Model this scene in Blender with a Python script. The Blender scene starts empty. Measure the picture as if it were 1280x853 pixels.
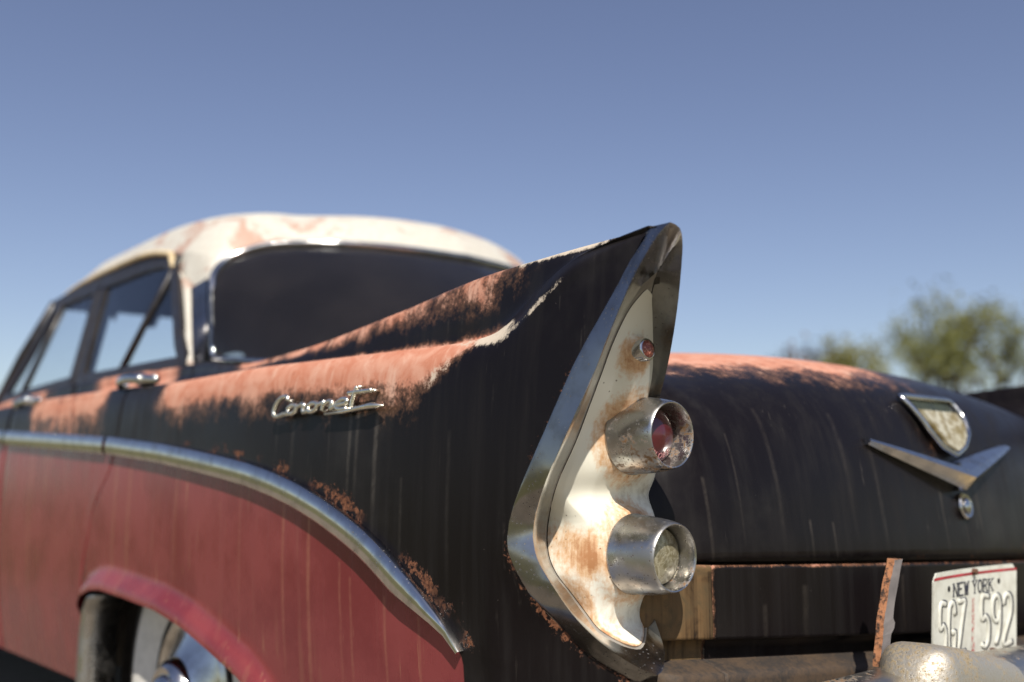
import bpy, bmesh, math, random
import numpy as np
from mathutils import Vector, Matrix
random.seed(7); np.random.seed(7)
S = bpy.context.scene
COL = S.collection
R = math.radians

# ------------------------------------------------------------------ camera
CAM = np.array([-1.74, -.92, .79])
TH, PT = R(41.5), R(8.1)
FWD = np.array([math.sin(TH)*math.cos(PT), math.cos(TH)*math.cos(PT), math.sin(PT)])
cd = bpy.data.cameras.new('camera'); cam = bpy.data.objects.new('camera', cd); COL.objects.link(cam)
cam.location = CAM
cam.rotation_euler = Vector(FWD).to_track_quat('-Z', 'Y').to_euler()
cd.sensor_width = 36; cd.lens = 35.0
cd.clip_start = .02; cd.clip_end = 4000
cd.dof.use_dof = True; cd.dof.focus_distance = 1.25; cd.dof.aperture_fstop = 2.2
S.camera = cam

# ------------------------------------------------------------------ light
TO_SUN = Vector((-.70, -1.0, 1.40)).normalized()
SUN_EL = math.asin(TO_SUN.z); SUN_AZ = math.atan2(TO_SUN.x, TO_SUN.y)
W = bpy.data.worlds.new('World'); S.world = W; W.use_nodes = True
nt = W.node_tree; bg = nt.nodes['Background']
sky = nt.nodes.new('ShaderNodeTexSky'); sky.sky_type = 'NISHITA'; sky.sun_disc = False
sky.sun_elevation = SUN_EL; sky.sun_rotation = SUN_AZ
sky.air_density = 1.0; sky.dust_density = 0.6; sky.ozone_density = 1.6; sky.altitude = 0
hs = nt.nodes.new('ShaderNodeHueSaturation'); hs.inputs['Saturation'].default_value = .92
hs.inputs['Hue'].default_value = .515
nt.links.new(sky.outputs[0], hs.inputs['Color']); nt.links.new(hs.outputs[0], bg.inputs['Color'])
bg.inputs['Strength'].default_value = .083
sl = bpy.data.lights.new('sun', 'SUN'); so = bpy.data.objects.new('sun', sl); COL.objects.link(so)
sl.energy = 4.8; sl.angle = R(.53); sl.color = (1, .94, .85)
so.rotation_euler = TO_SUN.to_track_quat('Z', 'Y').to_euler(); so.location = (-6, -8, 14)
S.view_settings.view_transform = 'Standard'; S.view_settings.look = 'None'
S.view_settings.exposure = 0.38; S.view_settings.gamma = 1
S.cycles.use_denoising = True
S.cycles.max_bounces = 8; S.cycles.transparent_max_bounces = 12
S.cycles.sample_clamp_indirect = 8

# ------------------------------------------------------------------ node helpers
class NM:
    def __init__(s, name):
        s.m = bpy.data.materials.new(name); s.m.use_nodes = True
        s.t = s.m.node_tree; s.b = s.t.nodes['Principled BSDF']
        s.co = None
    def n(s, typ, **kw):
        x = s.t.nodes.new(typ)
        for k, v in kw.items():
            setattr(x, k, v)
        return x
    def lk(s, a, b): s.t.links.new(a, b)
    def val(s, x, inp):
        if isinstance(x, (int, float)): inp.default_value = x
        elif isinstance(x, (tuple, list)): inp.default_value = (*x, 1) if len(x) == 3 and len(inp.default_value) == 4 else x
        else: s.lk(x, inp)
    def coords(s):
        if s.co is None: s.co = s.n('ShaderNodeTexCoord').outputs['Object']
        return s.co
    def mapped(s, sc, loc=(0, 0, 0)):
        m = s.n('ShaderNodeMapping'); m.inputs['Scale'].default_value = sc; m.inputs['Location'].default_value = loc
        s.lk(s.coords(), m.inputs[0]); return m.outputs[0]
    def noise(s, scale=5, detail=4, rough=.55, sc=(1, 1, 1), loc=(0, 0, 0), dist=0):
        x = s.n('ShaderNodeTexNoise'); x.inputs['Scale'].default_value = scale
        x.inputs['Detail'].default_value = detail; x.inputs['Roughness'].default_value = rough
        x.inputs['Distortion'].default_value = dist
        s.lk(s.mapped(sc, loc), x.inputs['Vector']); return x.outputs['Fac']
    def vor(s, scale=50, sc=(1, 1, 1), feature='F1'):
        x = s.n('ShaderNodeTexVoronoi', feature=feature); x.inputs['Scale'].default_value = scale
        s.lk(s.mapped(sc), x.inputs['Vector']); return x.outputs['Distance']
    def math(s, op, a, b=0, c=0, clamp=False):
        x = s.n('ShaderNodeMath', operation=op, use_clamp=clamp)
        s.val(a, x.inputs[0]); s.val(b, x.inputs[1]); s.val(c, x.inputs[2]); return x.outputs[0]
    def step(s, v, lo, hi, a=0., b=1.):
        x = s.n('ShaderNodeMapRange', interpolation_type='SMOOTHSTEP')
        s.val(v, x.inputs[0])
        for i, q in enumerate((lo, hi, a, b)): x.inputs[i+1].default_value = q
        return x.outputs[0]
    def mix(s, f, a, b):
        x = s.n('ShaderNodeMix', data_type='RGBA')
        s.val(f, x.inputs['Factor']); s.val(a, x.inputs[6]); s.val(b, x.inputs[7]); return x.outputs[2]
    def attr(s, name):
        x = s.n('ShaderNodeAttribute'); x.attribute_name = name; return x.outputs['Fac']
    def bump(s, h, strength=.3, dist=.002):
        x = s.n('ShaderNodeBump'); x.inputs['Strength'].default_value = strength; x.inputs['Distance'].default_value = dist
        s.lk(h, x.inputs['Height']); s.lk(x.outputs[0], s.b.inputs['Normal'])
    def set(s, **kw):
        for k, v in kw.items(): s.val(v, s.b.inputs[k.replace('_', ' ')])
        return s.m

def simple(name, col, rough=.5, metal=0., var=.25, scale=40, **kw):
    M = NM(name); n = M.noise(scale, 5)
    c = M.mix(M.step(n, .3, .7), tuple(v*(1-var) for v in col), tuple(min(1, v*(1+var)) for v in col))
    M.set(Base_Color=c, Roughness=M.step(n, .3, .7, max(.02, rough*.8), min(1, rough*1.2)), Metallic=metal, **kw)
    return M.m

# ---- weathered body paint: black over / red under, worn to orange and white primer
def make_paint():
    M = NM('weathered_paint')
    big = M.noise(7, 6, .6); mid = M.noise(26, 7, .68, dist=.6); fine = M.noise(160, 5, .7)
    streak = M.noise(1, 5, .6, sc=(42, 42, 1.6)); streak2 = M.noise(1, 3, .5, sc=(120, 120, 3.5), loc=(3, 1, 0))
    blk = M.mix(M.step(streak, .42, .72), (.0062, .0046, .005), (.0108, .009, .009))
    blk = M.mix(M.math('MULTIPLY', M.math('MULTIPLY', M.step(streak2, .62, .74), M.step(big, .45, .62)), M.step(mid, .4, .6)), blk, (.045, .039, .034))
    dust = M.noise(3.2, 7, .62, loc=(9, 3, 1)); blk = M.mix(M.math('MULTIPLY', M.step(dust, .50, .72), .55), blk, (.030, .027, .025))
    speck = M.step(M.vor(75), .035, .02)
    blk = M.mix(M.math('MULTIPLY', speck, M.step(mid, .55, .65)), blk, (.25, .22, .2))
    red = M.mix(M.step(big, .35, .65), (.15, .021, .025), (.205, .038, .040))
    red = M.mix(M.math('MULTIPLY', M.step(streak, .55, .75), .55), red, (.23, .075, .055))
    red = M.mix(M.math('MULTIPLY', M.step(streak2, .66, .73), .7), red, (.30, .13, .08))
    red = M.mix(M.math('MULTIPLY', speck, .5), red, (.33, .18, .14))
    def drips(axis, items, wob):
        sx = M.n('ShaderNodeSeparateXYZ'); M.lk(M.coords(), sx.inputs[0]); tot = None
        u = M.math('ADD', sx.outputs[axis], M.math('MULTIPLY', M.math('SUBTRACT', M.noise(9, 2), .5), wob))
        for y, z1, z0, w, k in items:
            m = M.step(M.math('ABSOLUTE', M.math('SUBTRACT', u, y)), w*.1, w*1.25, 1., 0.)
            m = M.math('MULTIPLY', m, M.math('MULTIPLY', M.step(sx.outputs[2], z1-.006, z1, 1., 0.), M.step(sx.outputs[2], z0-.03, z0+.12, 0., k*.8)))
            tot = m if tot is None else M.math('MAXIMUM', tot, m)
        return M.math('MULTIPLY', tot, M.math('MULTIPLY', M.step(mid, .35, .65, .5, 1.), M.step(fine, .3, .6, .5, 1.)))
    left = M.n('ShaderNodeSeparateXYZ'); M.lk(M.coords(), left.inputs[0]); isleft = M.step(left.outputs[0], -.80, -.82)
    isrear = M.step(left.outputs[1], .05, .02)
    db = M.math('MULTIPLY', isleft, drips(1, [(.548, .893, .82, .006, .35), (.496, .893, .80, .007, .4), (.387, .893, .80, .004, .3), (.331, .893, .76, .0055, .75), (.312, .893, .77, .0055, .6), (.264, .890, .72, .0065, .75), (.20, .80, .62, .004, .2), (.10, .86, .64, .005, .15)], .006))
    blk = M.mix(db, blk, (.10, .088, .076))
    dk = M.math('MULTIPLY', isrear, drips(0, [(-.671, .80, .66, .004, .5), (-.605, .86, .70, .003, .35), (-.52, .90, .68, .006, .25), (-.456, .74, .67, .004, .8), (-.40, .735, .67, .004, .8), (-.34, .9, .7, .007, .2), (-.062, .79, .665, .005, .55), (.012, .74, .665, .004, .5), (.075, .79, .665, .005, .5), (-.26, .86, .67, .007, .25), (-.57, .63, .54, .006, .4), (-.48, .65, .54, .008, .3), (-.22, .65, .54, .006, .35)], .006))
    blk = M.mix(dk, blk, (.085, .072, .06))
    dr_ = M.math('MULTIPLY', isleft, drips(1, [(1.83, .87, .40, .02, .35), (1.241, .85, .55, .012, .55), (1.161, .85, .52, .012, .6), (.926, .83, .60, .009, .45), (.66, .79, .55, .006, .35), (.51, .76, .48, .0055, .75), (.432, .74, .45, .0065, .85), (.345, .68, .45, .004, .5), (.318, .66, .45, .004, .6), (.235, .64, .45, .004, .7), (.16, .62, .45, .0035, .6)], .008))
    red = M.mix(dr_, red, (.30, .115, .075))
    c = M.mix(M.step(M.attr('red'), -.0015, .0015), blk, red)
    # ochre film (old panel left of the lid)
    oc = M.math('ADD', M.attr('ochre'), M.math('ADD', M.math('MULTIPLY', M.math('SUBTRACT', streak, .5), 1.3), M.math('MULTIPLY', M.math('SUBTRACT', mid, .5), .8)))
    c = M.mix(M.step(oc, .42, .85), c, M.mix(M.step(mid, .3, .7), (.17, .10, .045), (.075, .055, .03)))
    blot = M.noise(13, 5, .62, loc=(5, 2, 8), dist=.4); gr2 = M.noise(420, 3, .7)
    nz = M.math('ADD', M.math('MULTIPLY', M.math('SUBTRACT', mid, .5), 1.15), M.math('MULTIPLY', M.math('SUBTRACT', fine, .5), .75))
    nz = M.math('ADD', nz, M.math('MULTIPLY', M.math('SUBTRACT', blot, .5), 1.1))
    nz = M.math('ADD', nz, M.math('ADD', M.math('MULTIPLY', M.math('SUBTRACT', streak, .5), .35), M.math('MULTIPLY', M.math('SUBTRACT', gr2, .5), .35)))
    wm = M.math('MULTIPLY', M.step(M.attr('white'), .03, .2), M.step(M.math('ADD', M.attr('white'), M.math('MULTIPLY', nz, .95)), .42, .72))
    gate = M.step(M.attr('orange'), .03, .22)
    om = M.math('MULTIPLY', gate, M.step(M.math('ADD', M.attr('orange'), nz), .38, .80))
    rim = M.math('MULTIPLY', gate, M.step(M.math('ADD', M.attr('orange'), nz), .16, .42))
    orange = M.mix(M.step(mid, .35, .65), (.45, .175, .105), (.54, .275, .19))
    orange = M.mix(M.step(streak, .5, .75), orange, (.58, .36, .27))
    c = M.mix(M.math('MULTIPLY', rim, .34), c, (.20, .10, .055))
    c = M.mix(om, c, orange)
    c = M.mix(wm, c, M.mix(fine, (.62, .55, .45), (.45, .36, .27)))
    rm = M.step(M.math('ADD', M.attr('rust'), M.math('ADD', nz, M.math('MULTIPLY', M.math('SUBTRACT', fine, .5), 1.2))), .5, .72)
    rm = M.math('MULTIPLY', rm, M.math('MULTIPLY', M.step(M.attr('rust'), .02, .12), M.step(M.noise(11, 3, loc=(1, 9, 4)), .40, .56)))
    c = M.mix(rm, c, M.mix(M.step(fine, .35, .65), (.045, .016, .010), (.20, .085, .045)))
    worn = M.math('MAXIMUM', M.step(oc, .42, .85), M.math('MAXIMUM', om, M.math('MAXIMUM', wm, rm)))
    rg = M.math('ADD', M.step(big, .3, .7, .27, .36), M.math('MULTIPLY', M.step(streak, .4, .75), .12))
    M.set(Base_Color=c, Roughness=M.math('SUBTRACT', M.math('ADD', rg, M.math('MULTIPLY', worn, .3)), M.step(M.attr('red'), -.001, .001, 0., .07)), Specular_IOR_Level=M.step(M.attr('red'), -.001, .001, .14, .40))
    h = M.math('ADD', M.math('MULTIPLY', rm, M.math('MULTIPLY', fine, 2.5)), M.math('ADD', M.math('MULTIPLY', worn, -.3), M.math('MULTIPLY', fine, .06)))
    M.bump(h, .45, .0012)
    return M.m

def make_chrome(name, base=.62, rough=.10, pit=.5, tint=(1, .98, .95), rust=.0, cloud=.5):
    M = NM(name); n = M.noise(30, 6, .6); f = M.noise(300, 4, .6); p = M.vor(170)
    pits = M.math('MULTIPLY', M.step(p, .2, .10), M.step(n, .52-.25*pit, .72-.2*pit))
    cl = M.step(n, .4, .68)
    c = M.mix(cl, tuple(base*t for t in tint), tuple(base*.72*t for t in tint))
    c = M.mix(pits, c, (.05, .035, .025))
    r = M.math('ADD', M.step(n, .35, .7, rough, rough+cloud*.3), M.math('MULTIPLY', pits, .4))
    met = M.math('SUBTRACT', 1., M.math('MULTIPLY', pits, .8))
    if rust:
        rn = M.noise(9, 7, .65, loc=(4, 2, 1)); rn2 = M.noise(120, 4, .7)
        rm = M.step(M.math('ADD', rn, M.math('MULTIPLY', M.math('SUBTRACT', rn2, .5), .9)), .62-rust*.4, .78-rust*.4)
        c = M.mix(rm, c, M.mix(rn2, (.30, .17, .07), (.13, .07, .035)))
        r = M.math('ADD', r, M.math('MULTIPLY', rm, .35)); met = M.math('SUBTRACT', met, M.math('MULTIPLY', rm, .85))
    M.set(Base_Color=c, Metallic=M.math('MAXIMUM', met, 0.), Roughness=r)
    M.bump(M.math('ADD', M.math('MULTIPLY', pits, -1.), M.math('MULTIPLY', f, .05)), .35, .0006)
    return M.m

def make_cream():
    M = NM('rust_stained_cream'); n = M.noise(14, 7, .62, loc=(1, 5, 2)); f = M.noise(140, 5, .7); b = M.noise(5, 4)
    v = M.noise(1, 5, .6, sc=(26, 26, 9))
    c = M.mix(M.step(b, .35, .65), (.80, .775, .68), (.72, .69, .58))
    vs = M.noise(1, 5, .65, sc=(150, 150, 9), loc=(2, 0, 1))
    st = M.math('ADD', M.attr('stain'), M.math('ADD', M.math('MULTIPLY', M.math('SUBTRACT', n, .5), 1.1), M.math('MULTIPLY', M.math('SUBTRACT', f, .5), .75)))
    st = M.math('ADD', st, M.math('MULTIPLY', M.math('SUBTRACT', vs, .5), .7))
    c = M.mix(M.math('MULTIPLY', M.step(st, .28, .75), .8), c, (.56, .30, .12))
    c = M.mix(M.math('MULTIPLY', M.step(st, .62, 1.0), .85), c, (.34, .14, .05))
    gr = M.math('ADD', M.attr('brown_tone'), M.math('ADD', M.math('MULTIPLY', M.math('SUBTRACT', v, .5), 1.2), M.math('MULTIPLY', M.math('SUBTRACT', f, .5), .5)))
    c = M.mix(M.math('MULTIPLY', M.step(gr, .45, .95), .7), c, (.20, .15, .08))
    dots = M.math('MULTIPLY', M.step(M.vor(95), .14, .06), M.step(M.noise(9, 3, loc=(7, 0, 3)), .5, .62))
    c = M.mix(dots, c, (.07, .035, .02))
    M.set(Base_Color=c, Roughness=M.step(n, .3, .7, .32, .5), Specular_IOR_Level=.45)
    M.bump(M.math('ADD', M.math('MULTIPLY', f, .3), M.math('MULTIPLY', dots, -1.)), .25, .0008)
    return M.m

def make_roofpaint():
    M = NM('worn_white_roof'); n = M.noise(5.5, 6, .6, loc=(2, .6, 0), dist=1.2); f = M.noise(60, 5, .7)
    c = M.mix(M.step(f, .3, .7), (.57, .54, .47), (.50, .465, .39))
    k = M.math('ADD', n, M.math('MULTIPLY', M.math('SUBTRACT', f, .5), .25))
    c = M.mix(M.math('MULTIPLY', M.step(k, .52, .62), .8), c, (.40, .22, .15))
    M.set(Base_Color=c, Roughness=.42)
    return M.m

PAINT = make_paint()
CHROME = make_chrome('aged_chrome', .60, .08, .25)
CH_TUBE = make_chrome('pitted_chrome', .47, .22, 1.6, rust=.05, cloud=.9)
CH_SATIN = make_chrome('satin_inner_bevel', .56, .14, .1, cloud=.3)
CH_BEZ = make_chrome('tarnished_bezel_chrome', .31, .13, .5, tint=(1, .97, .95), cloud=.45)
CH_RUST = make_chrome('rusty_bumper_chrome', .58, .30, .9, tint=(1, .93, .80), rust=.30)
def make_patina():
    M = NM('golden_patina_chrome'); a = M.noise(8, 6, .65); f = M.noise(190, 5, .75); p = M.vor(260)
    k = M.step(M.math('ADD', a, M.math('MULTIPLY', M.math('SUBTRACT', f, .5), .9)), .36, .66)
    c = M.mix(k, (.54, .50, .43), M.mix(f, (.36, .25, .10), (.22, .16, .08)))
    d = M.math('MULTIPLY', M.step(p, .26, .10), M.step(a, .36, .56)); c = M.mix(d, c, (.05, .035, .02))
    M.set(Base_Color=c, Metallic=M.step(k, 0, 1, .85, .3), Roughness=M.step(k, 0, 1, .50, .68)); M.bump(M.math('ADD', f, M.math('MULTIPLY', d, -1.)), .6, .0015); return M.m
PATINA = make_patina()
CREAM = make_cream()
ROOFP = make_roofpaint()
CREAMTRIM = simple('cream_trim', (.60, .47, .28), .45, var=.2)
BLACKTRIM = simple('black_window_frame', (.016, .013, .013), .42)
RUBBER = simple('tyre_rubber', (.018, .017, .016), .75)
WHITEWALL = simple('whitewall', (.60, .58, .53), .7, var=.1)
DARK = simple('dark_underside', (.010, .008, .007), .9)
LINING = simple('dark_headliner', (.036, .033, .034), .95)
SEAT = simple('worn_seat_cloth', (.03, .026, .024), .9)
GREYLIP = simple('grey_gasket', (.26, .24, .21), .5)
RUSTY = NM('rusty_strip')
_n = RUSTY.noise(90, 6, .7); _b = RUSTY.noise(18, 4, loc=(0, 0, 3))
RUSTY.set(Base_Color=RUSTY.mix(RUSTY.step(_n, .46, .60), RUSTY.mix(_b, (.42, .19, .085), (.28, .11, .05)), (.03, .02, .015)), Roughness=.85)
RUSTY.bump(_n, .8, .003); RUSTY = RUSTY.m
RUST_DK = simple('dark_rust', (.10, .045, .025), .9, scale=120)
WOODGREY = simple('weathered_grey_face', (.14, .125, .12), .8, scale=25)

def glass(name, tint, rough=.02, alpha=.25):
    M = NM(name); t = M.n('ShaderNodeBsdfTransparent'); t.inputs[0].default_value = (*tint, 1)
    g = M.n('ShaderNodeBsdfGlossy'); g.inputs['Roughness'].default_value = rough; g.inputs[0].default_value = (.9, .92, .95, 1)
    fr = M.n('ShaderNodeFresnel'); fr.inputs[0].default_value = 1.5
    mx = M.n('ShaderNodeMixShader'); M.lk(fr.outputs[0], mx.inputs[0]); M.lk(t.outputs[0], mx.inputs[1]); M.lk(g.outputs[0], mx.inputs[2])
    out = mx.outputs[0]
    if alpha < .2:
        df = M.n('ShaderNodeBsdfDiffuse'); df.inputs[0].default_value = (.42, .36, .33, 1); m2 = M.n('ShaderNodeMixShader')
        M.lk(M.step(M.noise(3, 4), .3, .7, alpha*.7, alpha*1.3), m2.inputs[0]); M.lk(out, m2.inputs[1]); M.lk(df.outputs[0], m2.inputs[2]); out = m2.outputs[0]
    M.lk(out, M.t.nodes['Material Output'].inputs[0]); return M.m
GLASS = glass('window_glass', (.96, .98, .98))
GLASS_R = glass('dusty_rear_glass', (.55, .56, .56), .12, .028)

# ------------------------------------------------------------------ mesh helpers
def mk(name, verts, faces, mat, parent=None, smooth=True, attrs=None, mats=None, fmat=None, solid=0, autos=None):
    me = bpy.data.meshes.new(name); me.from_pydata([tuple(map(float, v)) for v in verts], [], [tuple(f) for f in faces])
    for m in (mats or [mat]): me.materials.append(m)
    if fmat is not None: me.polygons.foreach_set('material_index', fmat)
    if smooth: me.polygons.foreach_set('use_smooth', [True]*len(me.polygons))
    for k, v in (attrs or {}).items():
        a = me.attributes.new(k, 'FLOAT', 'POINT'); a.data.foreach_set('value', np.asarray(v, dtype=np.float32))
    me.update()
    o = bpy.data.objects.new(name, me); COL.objects.link(o)
    if parent is not None: o.parent = parent
    if autos is not None:
        bm = bmesh.new(); bm.from_mesh(me)
        for e in bm.edges:
            if len(e.link_faces) == 2 and e.calc_face_angle(0) > R(autos): e.smooth = False
        bm.to_mesh(me); bm.free()
    if solid:
        md = o.modifiers.new('shell', 'SOLIDIFY'); md.thickness = solid; md.offset = 0
    return o

def grid_faces(nr, nc, closed=False, flip=False, off=0):
    F = []
    for i in range(nr-1):
        for j in range(nc if closed else nc-1):
            a, b = i*nc+j, i*nc+(j+1) % nc
            f = (off+a, off+b, off+b+nc, off+a+nc); F.append(f[::-1] if flip else f)
    return F

def frames(path, upv=(0, 0, 1), closed=False):
    P = np.asarray(path, float); n = len(P); out = []
    for i in range(n):
        a = P[(i-1) % n] if (closed or i > 0) else P[i]
        b = P[(i+1) % n] if (closed or i < n-1) else P[i]
        t = b-a; t /= np.linalg.norm(t)+1e-12
        s = np.cross(t, upv); s /= np.linalg.norm(s)+1e-9
        u = np.cross(s, t); out.append((P[i], t, s, u))
    return out

def sweep(path, prof, upv=(0, 0, 1), closed=False, scale=None, cap=True):
    """prof: list of (side, up) offsets, closed loop"""
    V = []; m = len(prof); fr = frames(path, upv, closed)
    for i, (p, t, s, u) in enumerate(fr):
        k = 1 if scale is None else scale[i]
        for a, b in prof: V.append(p+s*a*k+u*b*k)
    n = len(fr); F = grid_faces(n, m, True)
    if closed:
        for j in range(m): F.append(((n-1)*m+j, (n-1)*m+(j+1) % m, (j+1) % m, j))
    elif cap:
        F.append(tuple(range(m))[::-1]); F.append(tuple((n-1)*m+j for j in range(m)))
    return V, F

def circ(r, n=12, ry=None): return [(r*math.cos(2*math.pi*k/n), (ry or r)*math.sin(2*math.pi*k/n)) for k in range(n)]
def join(first, *vfs):
    """append to the first (V, F) pair"""
    V, F = list(first[0]) if not isinstance(first[0], list) else first[0], first[1]
    for v, f in vfs:
        o = len(V); V += list(v); F += [tuple(o+i for i in q) for q in f]
    return V, F
def lathe(prof, c, axis, n=48):
    """prof: (r, along) ; axis unit vector from c"""
    ax = np.asarray(axis, float); ax /= np.linalg.norm(ax)
    e1 = np.cross(ax, (0, 0, 1.)); e1 /= np.linalg.norm(e1); e2 = np.cross(e1, ax)
    V = []
    for r, a in prof:
        for k in range(n):
            t = 2*math.pi*k/n; V.append(np.asarray(c)+ax*a+(e1*math.cos(t)+e2*math.sin(t))*r)
    return V, grid_faces(len(prof), n, True)
def box(c, h, bev=.0):
    c = np.asarray(c, float); V = []
    for sx in (-1, 1):
        for sy in (-1, 1):
            for sz in (-1, 1): V.append(c+np.array([sx*h[0], sy*h[1], sz*h[2]]))
    F = [(0, 1, 3, 2), (4, 6, 7, 5), (0, 4, 5, 1), (2, 3, 7, 6), (0, 2, 6, 4), (1, 5, 7, 3)]
    return V, F
def bevel(o, w=.004, seg=3):
    m = o.modifiers.new('bevel', 'BEVEL'); m.width = w; m.segments = seg; m.limit_method = 'ANGLE'; m.angle_limit = R(35); return o
def mir(V):
    """right-hand copy; that fin stands a little lower (bent by an old knock)"""
    out = []
    for v in V:
        k = .04*max(0, min(1, (v[2]-.90)/.13))*max(0, min(1, (1.15-v[1])/.5)); out.append(np.array([-v[0], v[1], v[2]-k]))
    return out
def flip(F): return [tuple(f)[::-1] for f in F]

def pchip(xs, ys):
    xs, ys = np.asarray(xs, float), np.asarray(ys, float); h = np.diff(xs); d = np.diff(ys)/h; m = np.zeros(len(xs))
    for i in range(1, len(xs)-1):
        if d[i-1]*d[i] > 0:
            w1, w2 = 2*h[i]+h[i-1], h[i]+2*h[i-1]; m[i] = (w1+w2)/(w1/d[i-1]+w2/d[i])
    m[0], m[-1] = d[0], d[-1]
    def f(x):
        x = np.clip(x, xs[0], xs[-1]); i = np.clip(np.searchsorted(xs, x)-1, 0, len(h)-1)
        t = (x-xs[i])/h[i]; t2, t3 = t*t, t*t*t
        return ys[i]*(2*t3-3*t2+1)+h[i]*m[i]*(t3-2*t2+t)+ys[i+1]*(-2*t3+3*t2)+h[i]*m[i+1]*(t3-t2)
    return f
def ss(a, b, x):
    t = np.clip((x-a)/(b-a), 0, 1); return t*t*(3-2*t)
def resample(P, n, closed=False):
    P = np.asarray(P, float)
    if closed: P = np.vstack([P, P[:1]])
    d = np.concatenate([[0], np.cumsum(np.linalg.norm(np.diff(P, axis=0), axis=1))])
    t = np.linspace(0, d[-1], n+1)[:-1] if closed else np.linspace(0, d[-1], n)
    return np.stack([np.interp(t, d, P[:, k]) for k in range(P.shape[1])], 1)
def smooth_chain(P, n, closed=False):
    """Catmull-Rom through the points, then even spacing"""
    P = np.asarray(P, float); m = len(P); out = []
    for i in range(m if closed else m-1):
        g = (lambda k: P[k % m]) if closed else (lambda k: P[min(max(k, 0), m-1)])
        a, b, c, d = g(i-1), g(i), g(i+1), g(i+2)
        for t in np.linspace(0, 1, 10, endpoint=False):
            out.append(.5*((2*b)+(c-a)*t+(2*a-5*b+4*c-d)*t*t+(3*b-3*c+d-a)*t**3))
    if not closed: out.append(P[-1])
    return resample(out, n, closed)

def tag(o, label=None, cat=None, group=None, kind=None):
    for k, v in (('label', label), ('category', cat), ('group', group), ('kind', kind)):
        if v: o[k] = v
    return o
def empty(name, loc=(0, 0, 0), rz=0, **kw):
    o = bpy.data.objects.new(name, None); COL.objects.link(o); o.location = loc; o.rotation_euler.z = rz
    o.empty_display_size = .2; return tag(o, **kw)

# ------------------------------------------------------------------ ground
GZ = .02
M = NM('dry_ground')
a = M.noise(.35, 5); b = M.noise(9, 8, .75); c_ = M.noise(60, 4, .8)
_d = M.n('ShaderNodeVectorMath', operation='LENGTH'); M.lk(M.mapped((.42, .26, 0), (0.05, -.45, 0)), _d.inputs[0])
col = M.mix(M.step(M.math('ADD', _d.outputs['Value'], M.math('MULTIPLY', M.math('SUBTRACT', a, .5), 1.6)), .95, 1.25), M.mix(b, (.17, .135, .10), (.31, .26, .20)), M.mix(b, (.085, .09, .025), (.18, .165, .055)))
M.set(Base_Color=M.mix(M.step(c_, .4, .7), col, (.10, .09, .06)), Roughness=.95)
rings = [0, 2, 5, 10, 20, 45, 100, 250, 600, 1500, 3000]
V, F = [(0, 0, GZ)], []
for r in rings[1:]:
    for k in range(48): t = 2*math.pi*k/48; V.append((r*math.cos(t), r*math.sin(t), GZ))
for k in range(48): F.append((0, 1+k, 1+(k+1) % 48))
F += grid_faces(len(rings)-1, 48, True, True, 1)
tag(mk('ground', V, F, M.m, smooth=False), kind='structure')

# ================================================================== THE CAR
car = empty('vintage_car', (0, 2.2, GZ), label='weathered vintage sedan in black and dull red paint with tall tail fin and rusty chrome', cat='car')
bpy.context.view_layer.update()
def P(o, par=None):
    """parent keeping the world position"""
    par = par or car
    o.parent = par
    o.matrix_parent_inverse = par_inv(par)
    return o
def par_inv(par):
    return Matrix.Translation(car.location).inverted() if par is car else Matrix.Identity(4)
def part(name, V, F, mat, par=None, **kw):
    o = mk(name, V, F, mat, None, **kw); return P(o, par)

# ---- shape functions of the body side (half widths w, heights z along Y; the car's nose is at +Y)
zc_f = pchip([-.3, -.2, -.1, -.05, 0, .06, .14, .29, .47, .75, 1.03, 1.3, 2.1, 3, 4.6, 5.05],
             [1.072, 1.062, 1.040, 1.011, .984, .977, .976, .980, .985, .992, .992, 1.0, 1.01, 1.0, .97, .88])
zf_f = pchip([-.3, -.2, -.1, 0, .075, .338, .63, .85, 1.0, 1.15, 1.3, 2.1, 2.8, 3.2, 4.6, 5.05],
             [1.077, 1.0745, 1.073, 1.0725, 1.072, 1.052, 1.028, 1.022, 1.032, 1.055, 1.062, 1.078, 1.07, 1.03, .985, .90])
wf_f = pchip([-.3, -.1, 0, .14, .34, .63, .95, 1.15, 1.4, 2.1, 2.9, 3.3, 4.6, 5.05],
             [.906, .902, .893, .880, .866, .856, .84, .80, .775, .77, .77, .80, .82, .70])
zd_f = pchip([-.3, 0, .3, .7, .95, 1.15, 1.4, 2.9, 3.3, 4.6, 5.05], [.93, .93, .955, .985, 1.02, 1.045, 1.05, 1.05, 1.01, .97, .88])
def wside(Y, z):
    b = .955-.018*np.clip((z-.72)/.3, 0, 2)**2-.03*np.clip((.72-z)/.35, 0, 2)**2
    b -= .010*np.clip((.5-Y)/.5, 0, 2)**2
    b -= .6*np.clip(.02-Y, 0, 1)*ss(.72, .60, z)
    b -= .16*np.clip((Y-4.3)/.75, 0, 1)**2
    return b
# tail outline: rim plane profile Y = g(z)
g_f = pchip([.50, .54, .56, .58, .60, .65, .70, .735, .80, 1.0, 1.09, 1.2], [-.165, -.162, -.155, -.14, -.115, -.062, -.026, -.018, -.066, -.196, -.261, -.336])
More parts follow.
